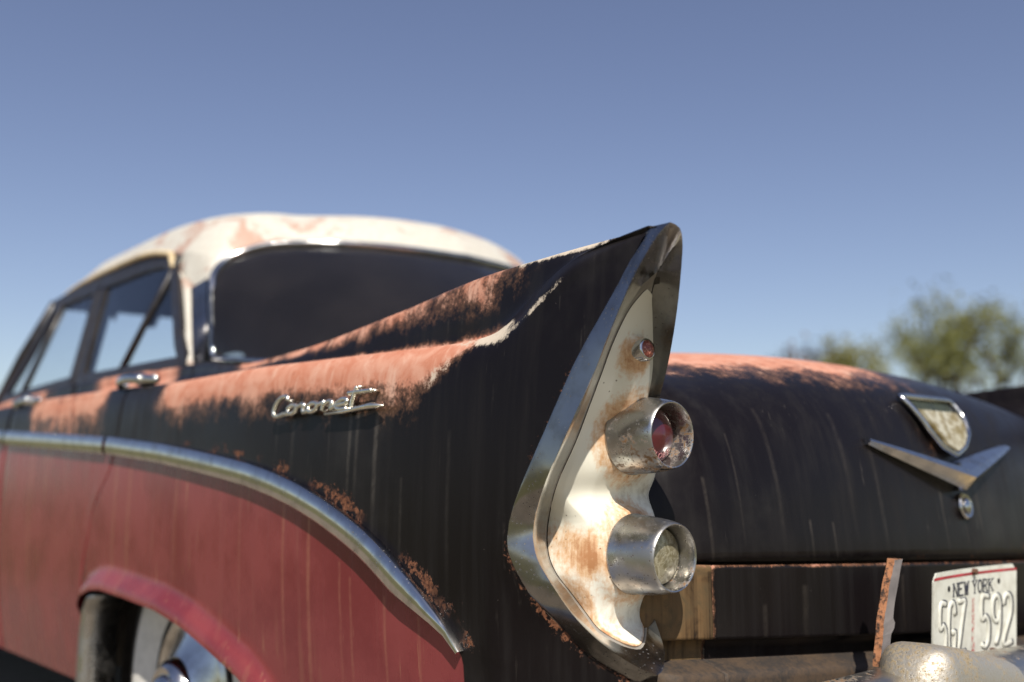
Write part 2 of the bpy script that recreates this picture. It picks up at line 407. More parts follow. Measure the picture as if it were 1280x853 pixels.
# outline measured as (Y, z) of the body's edge on the outer side, tip to bottom
OUT = np.array([(-0.9099, -0.213, 1.072), (-0.9155, -0.1912, 1.039), (-0.9204, -0.1709, 1.008), (-0.931, -0.1168, 0.93), (-0.9387, -0.07071, 0.8489), (-0.9428, -0.03325, 0.7839), (-0.9442, -0.0162, 0.7462), (-0.9445, -0.01222, 0.7254), (-0.943, -0.01625, 0.7022), (-0.9285, -0.03126, 0.6626), (-0.9003, -0.0546, 0.624), (-0.8827, -0.07243, 0.597), (-0.8662, -0.09616, 0.5783), (-0.8458, -0.1258, 0.563)])
_o = OUT[np.argsort(OUT[:, 2])]
yr_f = pchip(np.concatenate([[.36], _o[:, 2], [1.15]]), np.concatenate([[_o[0, 1]+.02], _o[:, 1], [_o[-1, 1]-.04]]))
# wheel arch / lower edge
ARCH = np.array([(-.3, .40), (.40, .40), (.47, .41), (.53, .43), (.63, .477), (.737, .508), (.842, .535), (.96, .553), (1.12, .563), (1.25, .568), (1.31, .563), (1.375, .545), (1.405, .51), (1.418, .46), (1.424, .36), (1.43, .345), (3.3, .34),
                 (3.62, .34), (3.63, .42), (3.68, .50), (3.8, .56), (4.0, .60), (4.25, .60), (4.45, .55), (4.58, .47), (4.62, .36), (5.05, .36)])
def zb_f(Y): return np.interp(Y, ARCH[:, 0], ARCH[:, 1])
def flare(Y, z):
    a = ss(.50, .60, Y)*ss(1.424, 1.39, Y)+ss(3.6, 3.66, Y)*ss(4.62, 4.56, Y)
    return a*.024*ss(.048, .006, z-zb_f(Y))
DOOR_R = pchip([.3, .53, .726, .84, .95, 1.2], [1.442, 1.437, 1.365, 1.268, 1.25, 1.25])   # rear edge of the rear door
def section(Y, nlow=34, nseg=7):
    """rows of one cross-section (w, z, code) ; code = position along the control points"""
    zc, zf, wf, zd, zb = zc_f(Y), zf_f(Y), wf_f(Y), zd_f(Y), zb_f(Y)
    z4 = zc-.06; rows = []
    for t in np.linspace(0, 1, nlow, endpoint=False):
        z = zb+(z4-zb)*t; rows.append((wside(Y, z)+flare(Y, z), z, 4*t))
    k = ss(-.08, .12, Y); w6 = wside(Y, zc)-.003-.017*k
    wv = w6+(wf-w6)*(.35+.35*k)
    C = [(wside(Y, z4-.05), z4-.05), (wside(Y, z4), z4), (wside(Y, zc-.022)-.004*k, zc-.022), (w6+.004*(1-k), zc-.001), (wv, zc+.003+(.35*(1-k))*(zf-zc)),
         (wf+.008, zc+.40*(zf-zc)+.004), (wf+.002, zf-.010), (wf-.007, zf), (wf-.018, zf-.010), (wf-.035, zf+(zd-zf)*.45), (.765 if Y < 1.1 else wf-.06, zd), (.70 if Y < 1.1 else wf-.12, zd-.01)]
    for i in range(1, len(C)-2):
        a, b, c, d = map(np.array, (C[i-1], C[i], C[i+1], C[i+2]))
        for t in np.linspace(0, 1, nseg, endpoint=False):
            q = .5*((2*b)+(c-a)*t+(2*a-5*b+4*c-d)*t*t+(3*b-3*c+d-a)*t**3); rows.append((q[0], q[1], 3+i+t))
    rows.append((C[-2][0], C[-2][1], 3+len(C)-2))
    return np.array(rows)
TY = np.unique(np.concatenate([np.arange(-.36, 1.7, .004), np.arange(1.7, 5.08, .02)])); TAB = np.array([section(y) for y in TY])
ROWS = np.arange(TAB.shape[1])
def sect_at(Yr):
    """cross-section rows, each at its own Y"""
    Yr = np.clip(Yr, TY[0], TY[-1]-1e-6); i = np.searchsorted(TY, Yr, 'right')-1; t = ((Yr-TY[i])/(TY[i+1]-TY[i]))[:, None]
    return TAB[i, ROWS]*(1-t)+TAB[i+1, ROWS]*t
OUTER = TAB[0, :, 2] < 6.2
def wsurf(Y, z):
    """half width of the outer skin at height z (shoulder included)"""
    s = sect_at(np.full(len(ROWS), Y))[OUTER]
    return float(np.interp(z, s[:, 1], s[:, 0]))

Y0s = np.unique(np.round(np.concatenate([np.arange(0, .12, .006), np.arange(.12, 1.34, .0125), np.arange(1.34, 1.50, .006), [1.436, 1.44, 1.444], np.arange(1.5, 2.08, .03), [2.091, 2.095, 2.099], np.arange(2.13, 3.18, .04), [3.196, 3.20, 3.204], np.arange(3.24, 5.06, .03)]), 4))
Y0s = Y0s[~((Y0s > 1.4361) & (Y0s < 1.4399)) & ~((Y0s > 1.4401) & (Y0s < 1.4439))]
SEC = []
for y0 in Y0s:
    n = len(section(1.0)); Yr = np.full(n, y0)
    fall = max(0, 1-y0/.45)**2; hat = max(0, 1-abs(y0-1.44)/(.24 if y0 < 1.44 else .5)); 
    for it in range(5):
        s = sect_at(Yr)
        Yr = y0+(yr_f(s[:, 1])+.125*ss(10.2, 11.0, s[:, 2]))*fall+(DOOR_R(s[:, 1])-1.44)*hat
        if fall == 0 and hat == 0: break
    w = s[:, 0].copy()
    if min(abs(y0-1.44), abs(y0-2.095), abs(y0-3.20)) < 1e-4: w -= .016*(s[:, 2] < 11)
    SEC.append(np.stack([-w, Yr, s[:, 1], s[:, 2]], 1))
SEC = np.array(SEC)          # stations x rows x (X, Y, Z, code)

SPEAR = np.array([(0.07077, 0.5846), (0.08938, 0.6066), (0.1152, 0.6285), (0.1474, 0.6527), (0.1815, 0.6748), (0.2268, 0.7027), (0.2755, 0.7277), (0.3275, 0.7486), (0.3832, 0.7684), (0.4552, 0.7894), (0.5335, 0.8071), (0.618, 0.8223), (0.7093, 0.8346), (0.8433, 0.8504), (0.9941, 0.8665), (1.258, 0.888), (1.703, 0.9132), (2.141, 0.9362), (2.6, 0.9482), (3.2, 0.9562), (4.9, 0.9462)])  # (Y, z) of the trim's top edge, tail to nose
_sy, _sz = SPEAR[:, 0], SPEAR[:, 1]
def red_d(Y, z):
    zs = np.interp(Y, _sy, _sz); return np.clip(np.minimum(zs-.012-z, Y-_sy[0]-.002), -.05, .05)
def spear_dist(Y, z):
    P_ = resample(SPEAR[SPEAR[:, 0] < 1.4], 160); return np.min(np.hypot(Y[..., None]-P_[:, 0], z[..., None]-P_[:, 1]), -1)
def paint_attrs(A):
    """A: (...,4)"""
    X, Y, Z, c = A[..., 0], A[..., 1], A[..., 2], A[..., 3]
    on = ss(.02, .10, Y)*ss(1.12, .98, Y)
    up = 1.9*ss(.20, .01, Y); lo = 3.30+up
    sh = ss(lo, lo+1.5-.30*up, c)*ss(7.6, 6.9, c)*on*1.02
    bl = ss(7.3, 9.3, c)*ss(12.6, 11, c)*ss(1.0, .86, Y)*ss(-.06, .12, Y)*(.66+.10*np.sin(Y*23))
    dr = ss(2.7, 4.9, c)*ss(10.5, 9, c)*(ss(1.30, 1.40, Y)*ss(1.98, 1.86, Y)+ss(2.2, 2.5, Y))*.85
    orange = np.maximum(np.maximum(sh, bl), dr)
    wt = ss(8.6, 9.8, c)*ss(11.6, 10.6, c)*ss(-.20, -.10, Y)*ss(.14, .0, Y)*.78
    cr = ss(5.35, 5.8, c)*ss(6.4, 6.0, c)*ss(-.115, -.08, Y)*ss(.10, .02, Y)*.56
    cr2 = ss(4.6, 5.8, c)*ss(7.2, 6.6, c)*ss(-.02, .03, Y)*ss(.16, .05, Y)*.8
    fr = np.exp(-((c-(lo+.75))/.45)**2)*ss(.22, .13, Y)*ss(.0, .04, Y)*.52
    white = np.maximum(np.maximum(wt, cr), np.maximum(cr2, fr))
    sd = spear_dist(Y, Z); zs = np.interp(Y, _sy, _sz)
    rust = ss(.030, .012, sd)*(Z > zs)*ss(1.15, .8, Y)*.62+ss(.055, .02, sd)*ss(.30, .1, Y)*.15*(Z > zs)
    de = np.abs(Y-yr_f(Z)); rust = np.maximum(rust, ss(.020, .004, de)*(.30+.34*ss(.80, .74, Z))*(c < 9)*ss(1.0, .9, Z))
    rust = np.maximum(rust, ss(.014, .003, Z-zb_f(Y))*ss(.75, .62, Y)*ss(.5, .56, Y)*.8)
    return dict(red=red_d(Y, Z).ravel()*1., orange=orange.ravel(), white=white.ravel(), rust=rust.ravel(), ochre=np.zeros(X.size))
def side_part(name, lo, hi, mirror=False):
    i0, i1 = [int(np.argmin(abs(Y0s-v))) for v in (lo, hi)]
    A = SEC[i0:i1+1]; n, m = A.shape[:2]; V = A[..., :3].reshape(-1, 3)
    F = grid_faces(n, m)
    if mirror: V = mir(V); F = flip(F)
    at = paint_attrs(A)
    if mirror: at['orange'] *= .0; at['white'] *= .3
    return part(name, V, F, PAINT, attrs=at)
sides = {}
for mirror in (False, True):
    for name, lo, hi in (('quarter_panel', 0, 1.44), ('rear_door', 1.44, 2.095), ('front_door', 2.095, 3.20), ('front_fender', 3.20, 5.05)):
        sides[name, mirror] = side_part(name, lo, hi, mirror)

# ---- chrome side trim following the skin
def trim(name, y_lo, y_hi, mirror, tip=False):
    ys = SPEAR[:, 0]; d = resample(SPEAR, 500); d = d[(d[:, 0] >= y_lo) & (d[:, 0] <= y_hi)]
    d = resample(d, max(20, int(len(d)/3)))
    V = []; n = len(d); prof = [(0, .000), (0, .010), (-.002, .0135), (-.010, .015), (-.019, .0145), (-.0235, .010), (-.0235, .0)]  # (down, out)
    m = len(prof)
    for i, (y, z) in enumerate(d):
        a = d[max(0, i-1)]; b = d[min(n-1, i+1)]; t = (b-a)/np.linalg.norm(b-a); nrm = np.array([t[1], -t[0]])   # downwards
        if nrm[1] > 0: nrm = -nrm
        k = 1.
        if tip: s_ = np.linalg.norm(d[i]-d[0]); k = .10+.90*ss(-.03, .16, s_)
        for dn, out in prof:
            q = np.array([y, z])+nrm*(-dn)*k*1.62
            V.append(np.array([-(wsurf(q[0], q[1])+out*1.15*(.6+.4*k)-.001), q[0], q[1]]))
    F = grid_faces(n, m, True); F.append(tuple(range(m))[::-1]); F.append(tuple((n-1)*m+j for j in range(m)))
    if mirror: V = mir(V); F = flip(F)
    par = sides['quarter_panel' if y_hi < 1.4 else ('rear_door' if y_hi < 2.2 else ('front_door' if y_hi < 3.25 else 'front_fender')), mirror]
    part(name, V, F, CHROME, par, autos=50)
for mirror in (False, True):
    trim('side_trim', .06, 1.288, mirror, True); trim('side_trim', 1.292, 2.080, mirror); trim('side_trim', 2.086, 3.19, mirror); trim('side_trim', 3.21, 4.9, mirror)

# ---- tail-lamp bezel: outer edge, sharp rim, inner bevel, gasket step
NB = 160
L_out, L_rim, L_inn, L_plt = [np.array(q) for q in ([(-0.9104, -0.2013, 1.072), (-0.9097, -0.2102, 1.074), (-0.9106, -0.211, 1.068), (-0.9119, -0.206, 1.06), (-0.9132, -0.2006, 1.053), (-0.9145, -0.1953, 1.045), (-0.9158, -0.1901, 1.038), (-0.9171, -0.1852, 1.03), (-0.9184, -0.1803, 1.022), (-0.9195, -0.1752, 1.014), (-0.9206, -0.1701, 1.007), (-0.9217, -0.1648, 0.9991), (-0.9228, -0.1594, 0.9915), (-0.9238, -0.154, 0.984), (-0.9249, -0.1486, 0.9765), (-0.9259, -0.1433, 0.969), (-0.927, -0.1379, 0.9615), (-0.928, -0.1327, 0.9539), (-0.929, -0.1274, 0.9463), (-0.9299, -0.1223, 0.9386), (-0.9309, -0.1173, 0.9308), (-0.9318, -0.1124, 0.923), (-0.9326, -0.1076, 0.915), (-0.9334, -0.103, 0.907), (-0.9342, -0.09843, 0.8989), (-0.935, -0.09392, 0.8908), (-0.9357, -0.08945, 0.8827), (-0.9365, -0.085, 0.8746), (-0.9372, -0.08055, 0.8665), (-0.9379, -0.07606, 0.8584), (-0.9385, -0.07152, 0.8503), (-0.9392, -0.0669, 0.8422), (-0.9398, -0.06224, 0.8342), (-0.9403, -0.05754, 0.8262), (-0.9408, -0.05283, 0.8182), (-0.9413, -0.04813, 0.8102), (-0.9418, -0.04346, 0.8022), (-0.9423, -0.03885, 0.7941), (-0.9427, -0.03436, 0.786), (-0.9431, -0.03005, 0.7778), (-0.9435, -0.02593, 0.7695), (-0.9438, -0.02208, 0.761), (-0.944, -0.01854, 0.7524), (-0.9443, -0.01537, 0.7437), (-0.9444, -0.01332, 0.7346), (-0.9445, -0.01222, 0.7254), (-0.9446, -0.01302, 0.7185), (-0.9445, -0.01401, 0.7117), (-0.9436, -0.01547, 0.705), (-0.942, -0.01739, 0.6985), (-0.9402, -0.01946, 0.6922), (-0.9383, -0.02163, 0.6859), (-0.9361, -0.02391, 0.6797), (-0.9338, -0.02631, 0.6737), (-0.9311, -0.02884, 0.6678), (-0.9282, -0.0315, 0.6621), (-0.925, -0.03433, 0.6567), (-0.9214, -0.03726, 0.6515), (-0.9177, -0.04026, 0.6465), (-0.9139, -0.04332, 0.6416), (-0.9101, -0.04641, 0.6367), (-0.9062, -0.04954, 0.6319), (-0.9025, -0.05269, 0.627), (-0.8989, -0.05584, 0.6219), (-0.8955, -0.05896, 0.6168), (-0.8922, -0.06207, 0.6116), (-0.889, -0.06531, 0.6064), (-0.8858, -0.06882, 0.6013), (-0.8825, -0.07271, 0.5967), (-0.8792, -0.07702, 0.5924), (-0.8759, -0.08164, 0.5884), (-0.8726, -0.08652, 0.5847), (-0.8693, -0.09153, 0.5813), (-0.8659, -0.09658, 0.578), (-0.8624, -0.1018, 0.575), (-0.859, -0.1071, 0.5722), (-0.8555, -0.1124, 0.5695), (-0.852, -0.1178, 0.567), (-0.8482, -0.123, 0.5644), (-0.8435, -0.1274, 0.562), (-0.8377, -0.1248, 0.5624), (-0.831, -0.1199, 0.5665), (-0.8243, -0.1151, 0.5706), (-0.8176, -0.1103, 0.5748), (-0.8109, -0.1055, 0.579), (-0.8042, -0.1008, 0.5832), (-0.7976, -0.09598, 0.5875), (-0.7911, -0.09089, 0.5917), (-0.7852, -0.08514, 0.5958), (-0.7806, -0.07899, 0.6009), (-0.7763, -0.07278, 0.6062), (-0.7722, -0.06655, 0.6116), (-0.7682, -0.06029, 0.6171), (-0.7644, -0.05402, 0.6228), (-0.7614, -0.04756, 0.6287), (-0.7587, -0.0412, 0.6348), (-0.7551, -0.03529, 0.6409), (-0.7508, -0.02963, 0.6468), (-0.7463, -0.02411, 0.6526), (-0.7417, -0.01875, 0.6586), (-0.7371, -0.01361, 0.6648), (-0.7328, -0.008775, 0.6713), (-0.7285, -0.004123, 0.6781), (-0.7242, 0.00039, 0.6849), (-0.72, 0.004649, 0.692), (-0.7162, 0.008485, 0.6994), (-0.713, 0.01155, 0.7075), (-0.7104, 0.01381, 0.7161), (-0.7082, 0.01552, 0.7249), (-0.707, 0.01601, 0.734), (-0.7077, 0.01464, 0.7431), (-0.7103, 0.01156, 0.7514), (-0.7143, 0.007216, 0.7584), (-0.7189, 0.002321, 0.7647), (-0.7239, -0.002837, 0.7706), (-0.729, -0.008117, 0.7762), (-0.7341, -0.01346, 0.7817), (-0.7392, -0.01883, 0.7872), (-0.7443, -0.02417, 0.7928), (-0.7491, -0.02944, 0.7987), (-0.7535, -0.03453, 0.805), (-0.7576, -0.03944, 0.8116), (-0.7614, -0.04425, 0.8185), (-0.765, -0.04897, 0.8256), (-0.7684, -0.05363, 0.8328), (-0.7716, -0.05826, 0.8402), (-0.7747, -0.06291, 0.8475), (-0.7779, -0.06763, 0.8548), (-0.7808, -0.07237, 0.8622), (-0.7836, -0.0771, 0.8696), (-0.7862, -0.08183, 0.8771), (-0.7887, -0.08656, 0.8846), (-0.7912, -0.0913, 0.8921), (-0.7937, -0.09605, 0.8997), (-0.796, -0.1008, 0.9072), (-0.7982, -0.1056, 0.9149), (-0.8004, -0.1103, 0.9224), (-0.8029, -0.1151, 0.9299), (-0.8058, -0.1198, 0.9374), (-0.8088, -0.1245, 0.9447), (-0.812, -0.1292, 0.952), (-0.8153, -0.1339, 0.9593), (-0.8186, -0.1386, 0.9665), (-0.8221, -0.1432, 0.9736), (-0.8258, -0.1479, 0.9807), (-0.8295, -0.1526, 0.9877), (-0.8335, -0.1573, 0.9946), (-0.8377, -0.162, 1.001), (-0.8419, -0.1668, 1.008), (-0.8463, -0.1715, 1.015), (-0.8507, -0.1762, 1.021), (-0.8553, -0.1809, 1.028), (-0.8598, -0.1856, 1.034), (-0.8644, -0.1902, 1.041), (-0.8693, -0.1949, 1.047), (-0.8745, -0.1994, 1.053), (-0.8802, -0.2038, 1.059), (-0.8865, -0.2083, 1.064), (-0.8944, -0.2098, 1.068), (-0.9026, -0.2061, 1.07)],
    [(-0.9144, -0.2463, 1.07), (-0.9202, -0.242, 1.064), (-0.9238, -0.2369, 1.057), (-0.9258, -0.2314, 1.049), (-0.9271, -0.2259, 1.042), (-0.9282, -0.2204, 1.034), (-0.929, -0.2148, 1.027), (-0.9296, -0.2093, 1.019), (-0.93, -0.2039, 1.011), (-0.93, -0.1986, 1.004), (-0.9302, -0.1936, 0.9958), (-0.9303, -0.1886, 0.9879), (-0.9303, -0.1836, 0.98), (-0.9302, -0.1787, 0.9721), (-0.9302, -0.1738, 0.9643), (-0.9305, -0.1693, 0.9563), (-0.9308, -0.1648, 0.9483), (-0.9308, -0.1604, 0.9403), (-0.9307, -0.1561, 0.9323), (-0.9307, -0.1518, 0.9243), (-0.931, -0.1473, 0.9163), (-0.9316, -0.1427, 0.9084), (-0.9323, -0.1381, 0.9004), (-0.9332, -0.1336, 0.8925), (-0.934, -0.129, 0.8845), (-0.9353, -0.1249, 0.8766), (-0.9364, -0.1207, 0.8686), (-0.9375, -0.1166, 0.8607), (-0.9385, -0.1124, 0.8528), (-0.9395, -0.1082, 0.845), (-0.9402, -0.1038, 0.8372), (-0.9406, -0.09934, 0.8294), (-0.9411, -0.09479, 0.8218), (-0.9414, -0.09022, 0.8141), (-0.9417, -0.08557, 0.8066), (-0.9412, -0.08039, 0.7991), (-0.9402, -0.07509, 0.7918), (-0.9386, -0.06959, 0.7848), (-0.9363, -0.06382, 0.7783), (-0.9336, -0.05796, 0.772), (-0.9304, -0.05183, 0.7657), (-0.9273, -0.04587, 0.7592), (-0.9247, -0.04043, 0.7522), (-0.9233, -0.0367, 0.7439), (-0.9237, -0.03565, 0.7348), (-0.925, -0.03603, 0.7257), (-0.9252, -0.03774, 0.7195), (-0.9254, -0.03948, 0.7134), (-0.9254, -0.04142, 0.7073), (-0.9251, -0.04376, 0.7014), (-0.9238, -0.04616, 0.6956), (-0.9223, -0.04898, 0.6902), (-0.921, -0.05236, 0.6849), (-0.92, -0.05607, 0.6799), (-0.9192, -0.05998, 0.6749), (-0.9176, -0.06312, 0.6699), (-0.9161, -0.06634, 0.665), (-0.9145, -0.06962, 0.66), (-0.9129, -0.07294, 0.6552), (-0.9112, -0.07631, 0.6503), (-0.9089, -0.07929, 0.6454), (-0.9065, -0.08237, 0.6406), (-0.9041, -0.08555, 0.636), (-0.9015, -0.08882, 0.6314), (-0.8987, -0.09215, 0.6269), (-0.8961, -0.0959, 0.6226), (-0.8932, -0.09959, 0.6183), (-0.89, -0.1032, 0.6141), (-0.8866, -0.1069, 0.61), (-0.883, -0.1105, 0.606), (-0.8799, -0.1147, 0.6023), (-0.8765, -0.1188, 0.5986), (-0.8729, -0.1229, 0.5951), (-0.8692, -0.127, 0.5917), (-0.8653, -0.131, 0.5885), (-0.8611, -0.1349, 0.5853), (-0.8566, -0.1385, 0.5822), (-0.8515, -0.1415, 0.5793), (-0.8459, -0.1437, 0.5768), (-0.8398, -0.1453, 0.5746), (-0.8337, -0.1468, 0.5724), (-0.8252, -0.1451, 0.5746), (-0.8175, -0.1419, 0.5778), (-0.8108, -0.1374, 0.5819), (-0.8045, -0.1326, 0.5861), (-0.7983, -0.1277, 0.5903), (-0.7921, -0.1224, 0.5941), (-0.7873, -0.1164, 0.5988), (-0.7831, -0.1104, 0.604), (-0.779, -0.1044, 0.6092), (-0.7751, -0.09828, 0.6145), (-0.7713, -0.09219, 0.6199), (-0.7679, -0.08602, 0.6255), (-0.7653, -0.07971, 0.6313), (-0.7623, -0.0737, 0.6373), (-0.7585, -0.06809, 0.6432), (-0.7542, -0.06263, 0.6489), (-0.7497, -0.05731, 0.6546), (-0.7453, -0.05216, 0.6605), (-0.7409, -0.04724, 0.6666), (-0.7367, -0.0426, 0.673), (-0.7325, -0.03809, 0.6796), (-0.7284, -0.03374, 0.6863), (-0.7244, -0.02967, 0.6932), (-0.7207, -0.02603, 0.7005), (-0.7177, -0.02316, 0.7085), (-0.7152, -0.02101, 0.7169), (-0.7131, -0.0194, 0.7254), (-0.712, -0.01901, 0.7343), (-0.7127, -0.02037, 0.7431), (-0.7152, -0.02337, 0.7512), (-0.7191, -0.02756, 0.7581), (-0.7236, -0.03229, 0.7643), (-0.7284, -0.0373, 0.77), (-0.7333, -0.04243, 0.7755), (-0.7383, -0.04762, 0.7808), (-0.7433, -0.05284, 0.7862), (-0.7482, -0.05805, 0.7916), (-0.7529, -0.06319, 0.7973), (-0.7574, -0.0682, 0.8032), (-0.7614, -0.07301, 0.8097), (-0.7653, -0.07772, 0.8163), (-0.7688, -0.08234, 0.8231), (-0.7721, -0.08689, 0.8301), (-0.7753, -0.0914, 0.8372), (-0.7784, -0.09591, 0.8443), (-0.7814, -0.1005, 0.8515), (-0.7844, -0.1051, 0.8586), (-0.7872, -0.1097, 0.8658), (-0.7898, -0.1143, 0.873), (-0.7923, -0.1189, 0.8803), (-0.7947, -0.1235, 0.8877), (-0.7972, -0.1281, 0.895), (-0.7995, -0.1327, 0.9023), (-0.8017, -0.1374, 0.9097), (-0.8038, -0.142, 0.9171), (-0.8061, -0.1466, 0.9245), (-0.8086, -0.1512, 0.9318), (-0.8114, -0.1558, 0.9389), (-0.8144, -0.1604, 0.9461), (-0.8175, -0.165, 0.9532), (-0.8207, -0.1695, 0.9602), (-0.824, -0.1741, 0.9672), (-0.8274, -0.1786, 0.9742), (-0.831, -0.1832, 0.9811), (-0.8346, -0.1877, 0.9879), (-0.8385, -0.1923, 0.9946), (-0.8425, -0.1969, 1.001), (-0.8467, -0.2015, 1.008), (-0.8509, -0.2061, 1.014), (-0.8553, -0.2107, 1.021), (-0.8596, -0.2152, 1.027), (-0.8641, -0.2198, 1.033), (-0.8685, -0.2243, 1.04), (-0.8732, -0.2289, 1.046), (-0.8781, -0.2333, 1.052), (-0.8836, -0.2376, 1.058), (-0.8896, -0.2415, 1.063), (-0.8968, -0.2447, 1.067), (-0.9054, -0.2461, 1.069)],
    [(-0.8565, -0.1808, 1.035), (-0.8623, -0.1772, 1.03), (-0.8679, -0.1735, 1.024), (-0.8725, -0.1695, 1.019), (-0.8753, -0.1653, 1.012), (-0.8778, -0.1613, 1.005), (-0.8809, -0.1576, 0.9978), (-0.8839, -0.154, 0.9907), (-0.8864, -0.1506, 0.9833), (-0.8885, -0.1473, 0.9758), (-0.8906, -0.1443, 0.9681), (-0.8925, -0.1413, 0.9603), (-0.8941, -0.1382, 0.9526), (-0.8954, -0.1351, 0.9448), (-0.8966, -0.132, 0.937), (-0.8979, -0.1292, 0.9291), (-0.8991, -0.1263, 0.9214), (-0.9, -0.123, 0.9138), (-0.9006, -0.1195, 0.9063), (-0.9009, -0.1158, 0.899), (-0.9009, -0.1118, 0.8917), (-0.9008, -0.1077, 0.8846), (-0.9007, -0.1037, 0.8774), (-0.9006, -0.09966, 0.8702), (-0.9004, -0.09561, 0.863), (-0.9007, -0.09191, 0.8558), (-0.901, -0.08813, 0.8488), (-0.9013, -0.08427, 0.8417), (-0.9019, -0.08037, 0.8348), (-0.9026, -0.07645, 0.8278), (-0.9033, -0.07237, 0.8209), (-0.9038, -0.06826, 0.814), (-0.9043, -0.06412, 0.8072), (-0.9045, -0.05994, 0.8004), (-0.9043, -0.05571, 0.7937), (-0.9033, -0.05102, 0.7871), (-0.9015, -0.04619, 0.7808), (-0.8991, -0.04127, 0.7748), (-0.8963, -0.03631, 0.769), (-0.8933, -0.03139, 0.7633), (-0.89, -0.02627, 0.7576), (-0.8867, -0.02133, 0.7516), (-0.884, -0.01686, 0.7451), (-0.883, -0.01415, 0.7373), (-0.8844, -0.01467, 0.7292), (-0.8869, -0.01687, 0.7216), (-0.8878, -0.01837, 0.7166), (-0.8886, -0.01987, 0.7116), (-0.8893, -0.02151, 0.7067), (-0.8899, -0.0234, 0.7018), (-0.8901, -0.02557, 0.6971), (-0.8901, -0.02802, 0.6925), (-0.8899, -0.03068, 0.688), (-0.8895, -0.03351, 0.6836), (-0.8889, -0.03646, 0.6794), (-0.8871, -0.03867, 0.6752), (-0.885, -0.04101, 0.6711), (-0.8827, -0.04344, 0.6672), (-0.8805, -0.04595, 0.6633), (-0.8785, -0.0485, 0.6593), (-0.8764, -0.05066, 0.6552), (-0.8744, -0.05286, 0.6511), (-0.8725, -0.0551, 0.647), (-0.8706, -0.0574, 0.6429), (-0.8687, -0.05977, 0.6389), (-0.8674, -0.06263, 0.635), (-0.8663, -0.0656, 0.6311), (-0.8655, -0.06865, 0.6273), (-0.8647, -0.07175, 0.6235), (-0.8633, -0.07487, 0.6198), (-0.8617, -0.0785, 0.6164), (-0.859, -0.08182, 0.6132), (-0.8557, -0.08485, 0.6103), (-0.852, -0.08768, 0.6077), (-0.848, -0.09036, 0.6051), (-0.8439, -0.09294, 0.6027), (-0.8397, -0.09543, 0.6004), (-0.8353, -0.09776, 0.5983), (-0.8305, -0.09967, 0.5966), (-0.8254, -0.1012, 0.5952), (-0.8203, -0.1027, 0.594), (-0.8125, -0.1031, 0.5936), (-0.8053, -0.1009, 0.5954), (-0.7988, -0.09757, 0.598), (-0.7926, -0.09389, 0.601), (-0.7867, -0.08995, 0.6044), (-0.7811, -0.08583, 0.6079), (-0.7756, -0.0816, 0.6115), (-0.7704, -0.07725, 0.6153), (-0.7654, -0.07277, 0.6193), (-0.7607, -0.06816, 0.6236), (-0.7566, -0.06333, 0.6281), (-0.7532, -0.05828, 0.633), (-0.7501, -0.05319, 0.638), (-0.7469, -0.04822, 0.6432), (-0.7435, -0.04348, 0.6483), (-0.7397, -0.03893, 0.6534), (-0.7356, -0.03438, 0.6583), (-0.7314, -0.02989, 0.6631), (-0.7272, -0.0255, 0.668), (-0.723, -0.02127, 0.6731), (-0.719, -0.01729, 0.6785), (-0.7153, -0.01364, 0.6843), (-0.712, -0.01044, 0.6906), (-0.7086, -0.007341, 0.6969), (-0.7053, -0.004355, 0.7033), (-0.7021, -0.001645, 0.71), (-0.6994, 0.000659, 0.7169), (-0.6973, 0.002194, 0.7242), (-0.6963, 0.002628, 0.7319), (-0.6969, 0.001519, 0.7396), (-0.6993, -0.001317, 0.7465), (-0.7026, -0.004988, 0.7525), (-0.7065, -0.009127, 0.7579), (-0.7105, -0.01349, 0.763), (-0.7147, -0.01797, 0.7678), (-0.7189, -0.0225, 0.7726), (-0.7231, -0.02704, 0.7773), (-0.7273, -0.03154, 0.7822), (-0.7313, -0.03596, 0.7872), (-0.7351, -0.04023, 0.7925), (-0.7387, -0.04432, 0.7981), (-0.7423, -0.04835, 0.8038), (-0.7459, -0.05233, 0.8095), (-0.7494, -0.05628, 0.8152), (-0.7528, -0.06021, 0.821), (-0.7562, -0.06413, 0.8269), (-0.7596, -0.06806, 0.8327), (-0.7628, -0.07198, 0.8387), (-0.7659, -0.07593, 0.8446), (-0.7688, -0.07992, 0.8507), (-0.7715, -0.08396, 0.8568), (-0.7738, -0.08808, 0.863), (-0.7756, -0.09226, 0.8694), (-0.7771, -0.09645, 0.8758), (-0.7783, -0.1006, 0.8823), (-0.7796, -0.1046, 0.8889), (-0.7811, -0.1086, 0.8955), (-0.783, -0.1123, 0.9021), (-0.785, -0.1159, 0.9087), (-0.7871, -0.1194, 0.9153), (-0.7892, -0.1229, 0.922), (-0.7914, -0.1262, 0.9287), (-0.7936, -0.1295, 0.9355), (-0.7958, -0.1328, 0.9422), (-0.798, -0.1359, 0.949), (-0.8001, -0.139, 0.9559), (-0.8022, -0.142, 0.9628), (-0.8043, -0.1449, 0.9697), (-0.8065, -0.1478, 0.9766), (-0.809, -0.1507, 0.9834), (-0.8119, -0.1537, 0.9901), (-0.8152, -0.1569, 0.9964), (-0.819, -0.1601, 1.002), (-0.8232, -0.1634, 1.008), (-0.8277, -0.1667, 1.014), (-0.8324, -0.17, 1.019), (-0.8374, -0.1732, 1.024), (-0.8429, -0.1761, 1.029), (-0.8495, -0.1786, 1.032)],
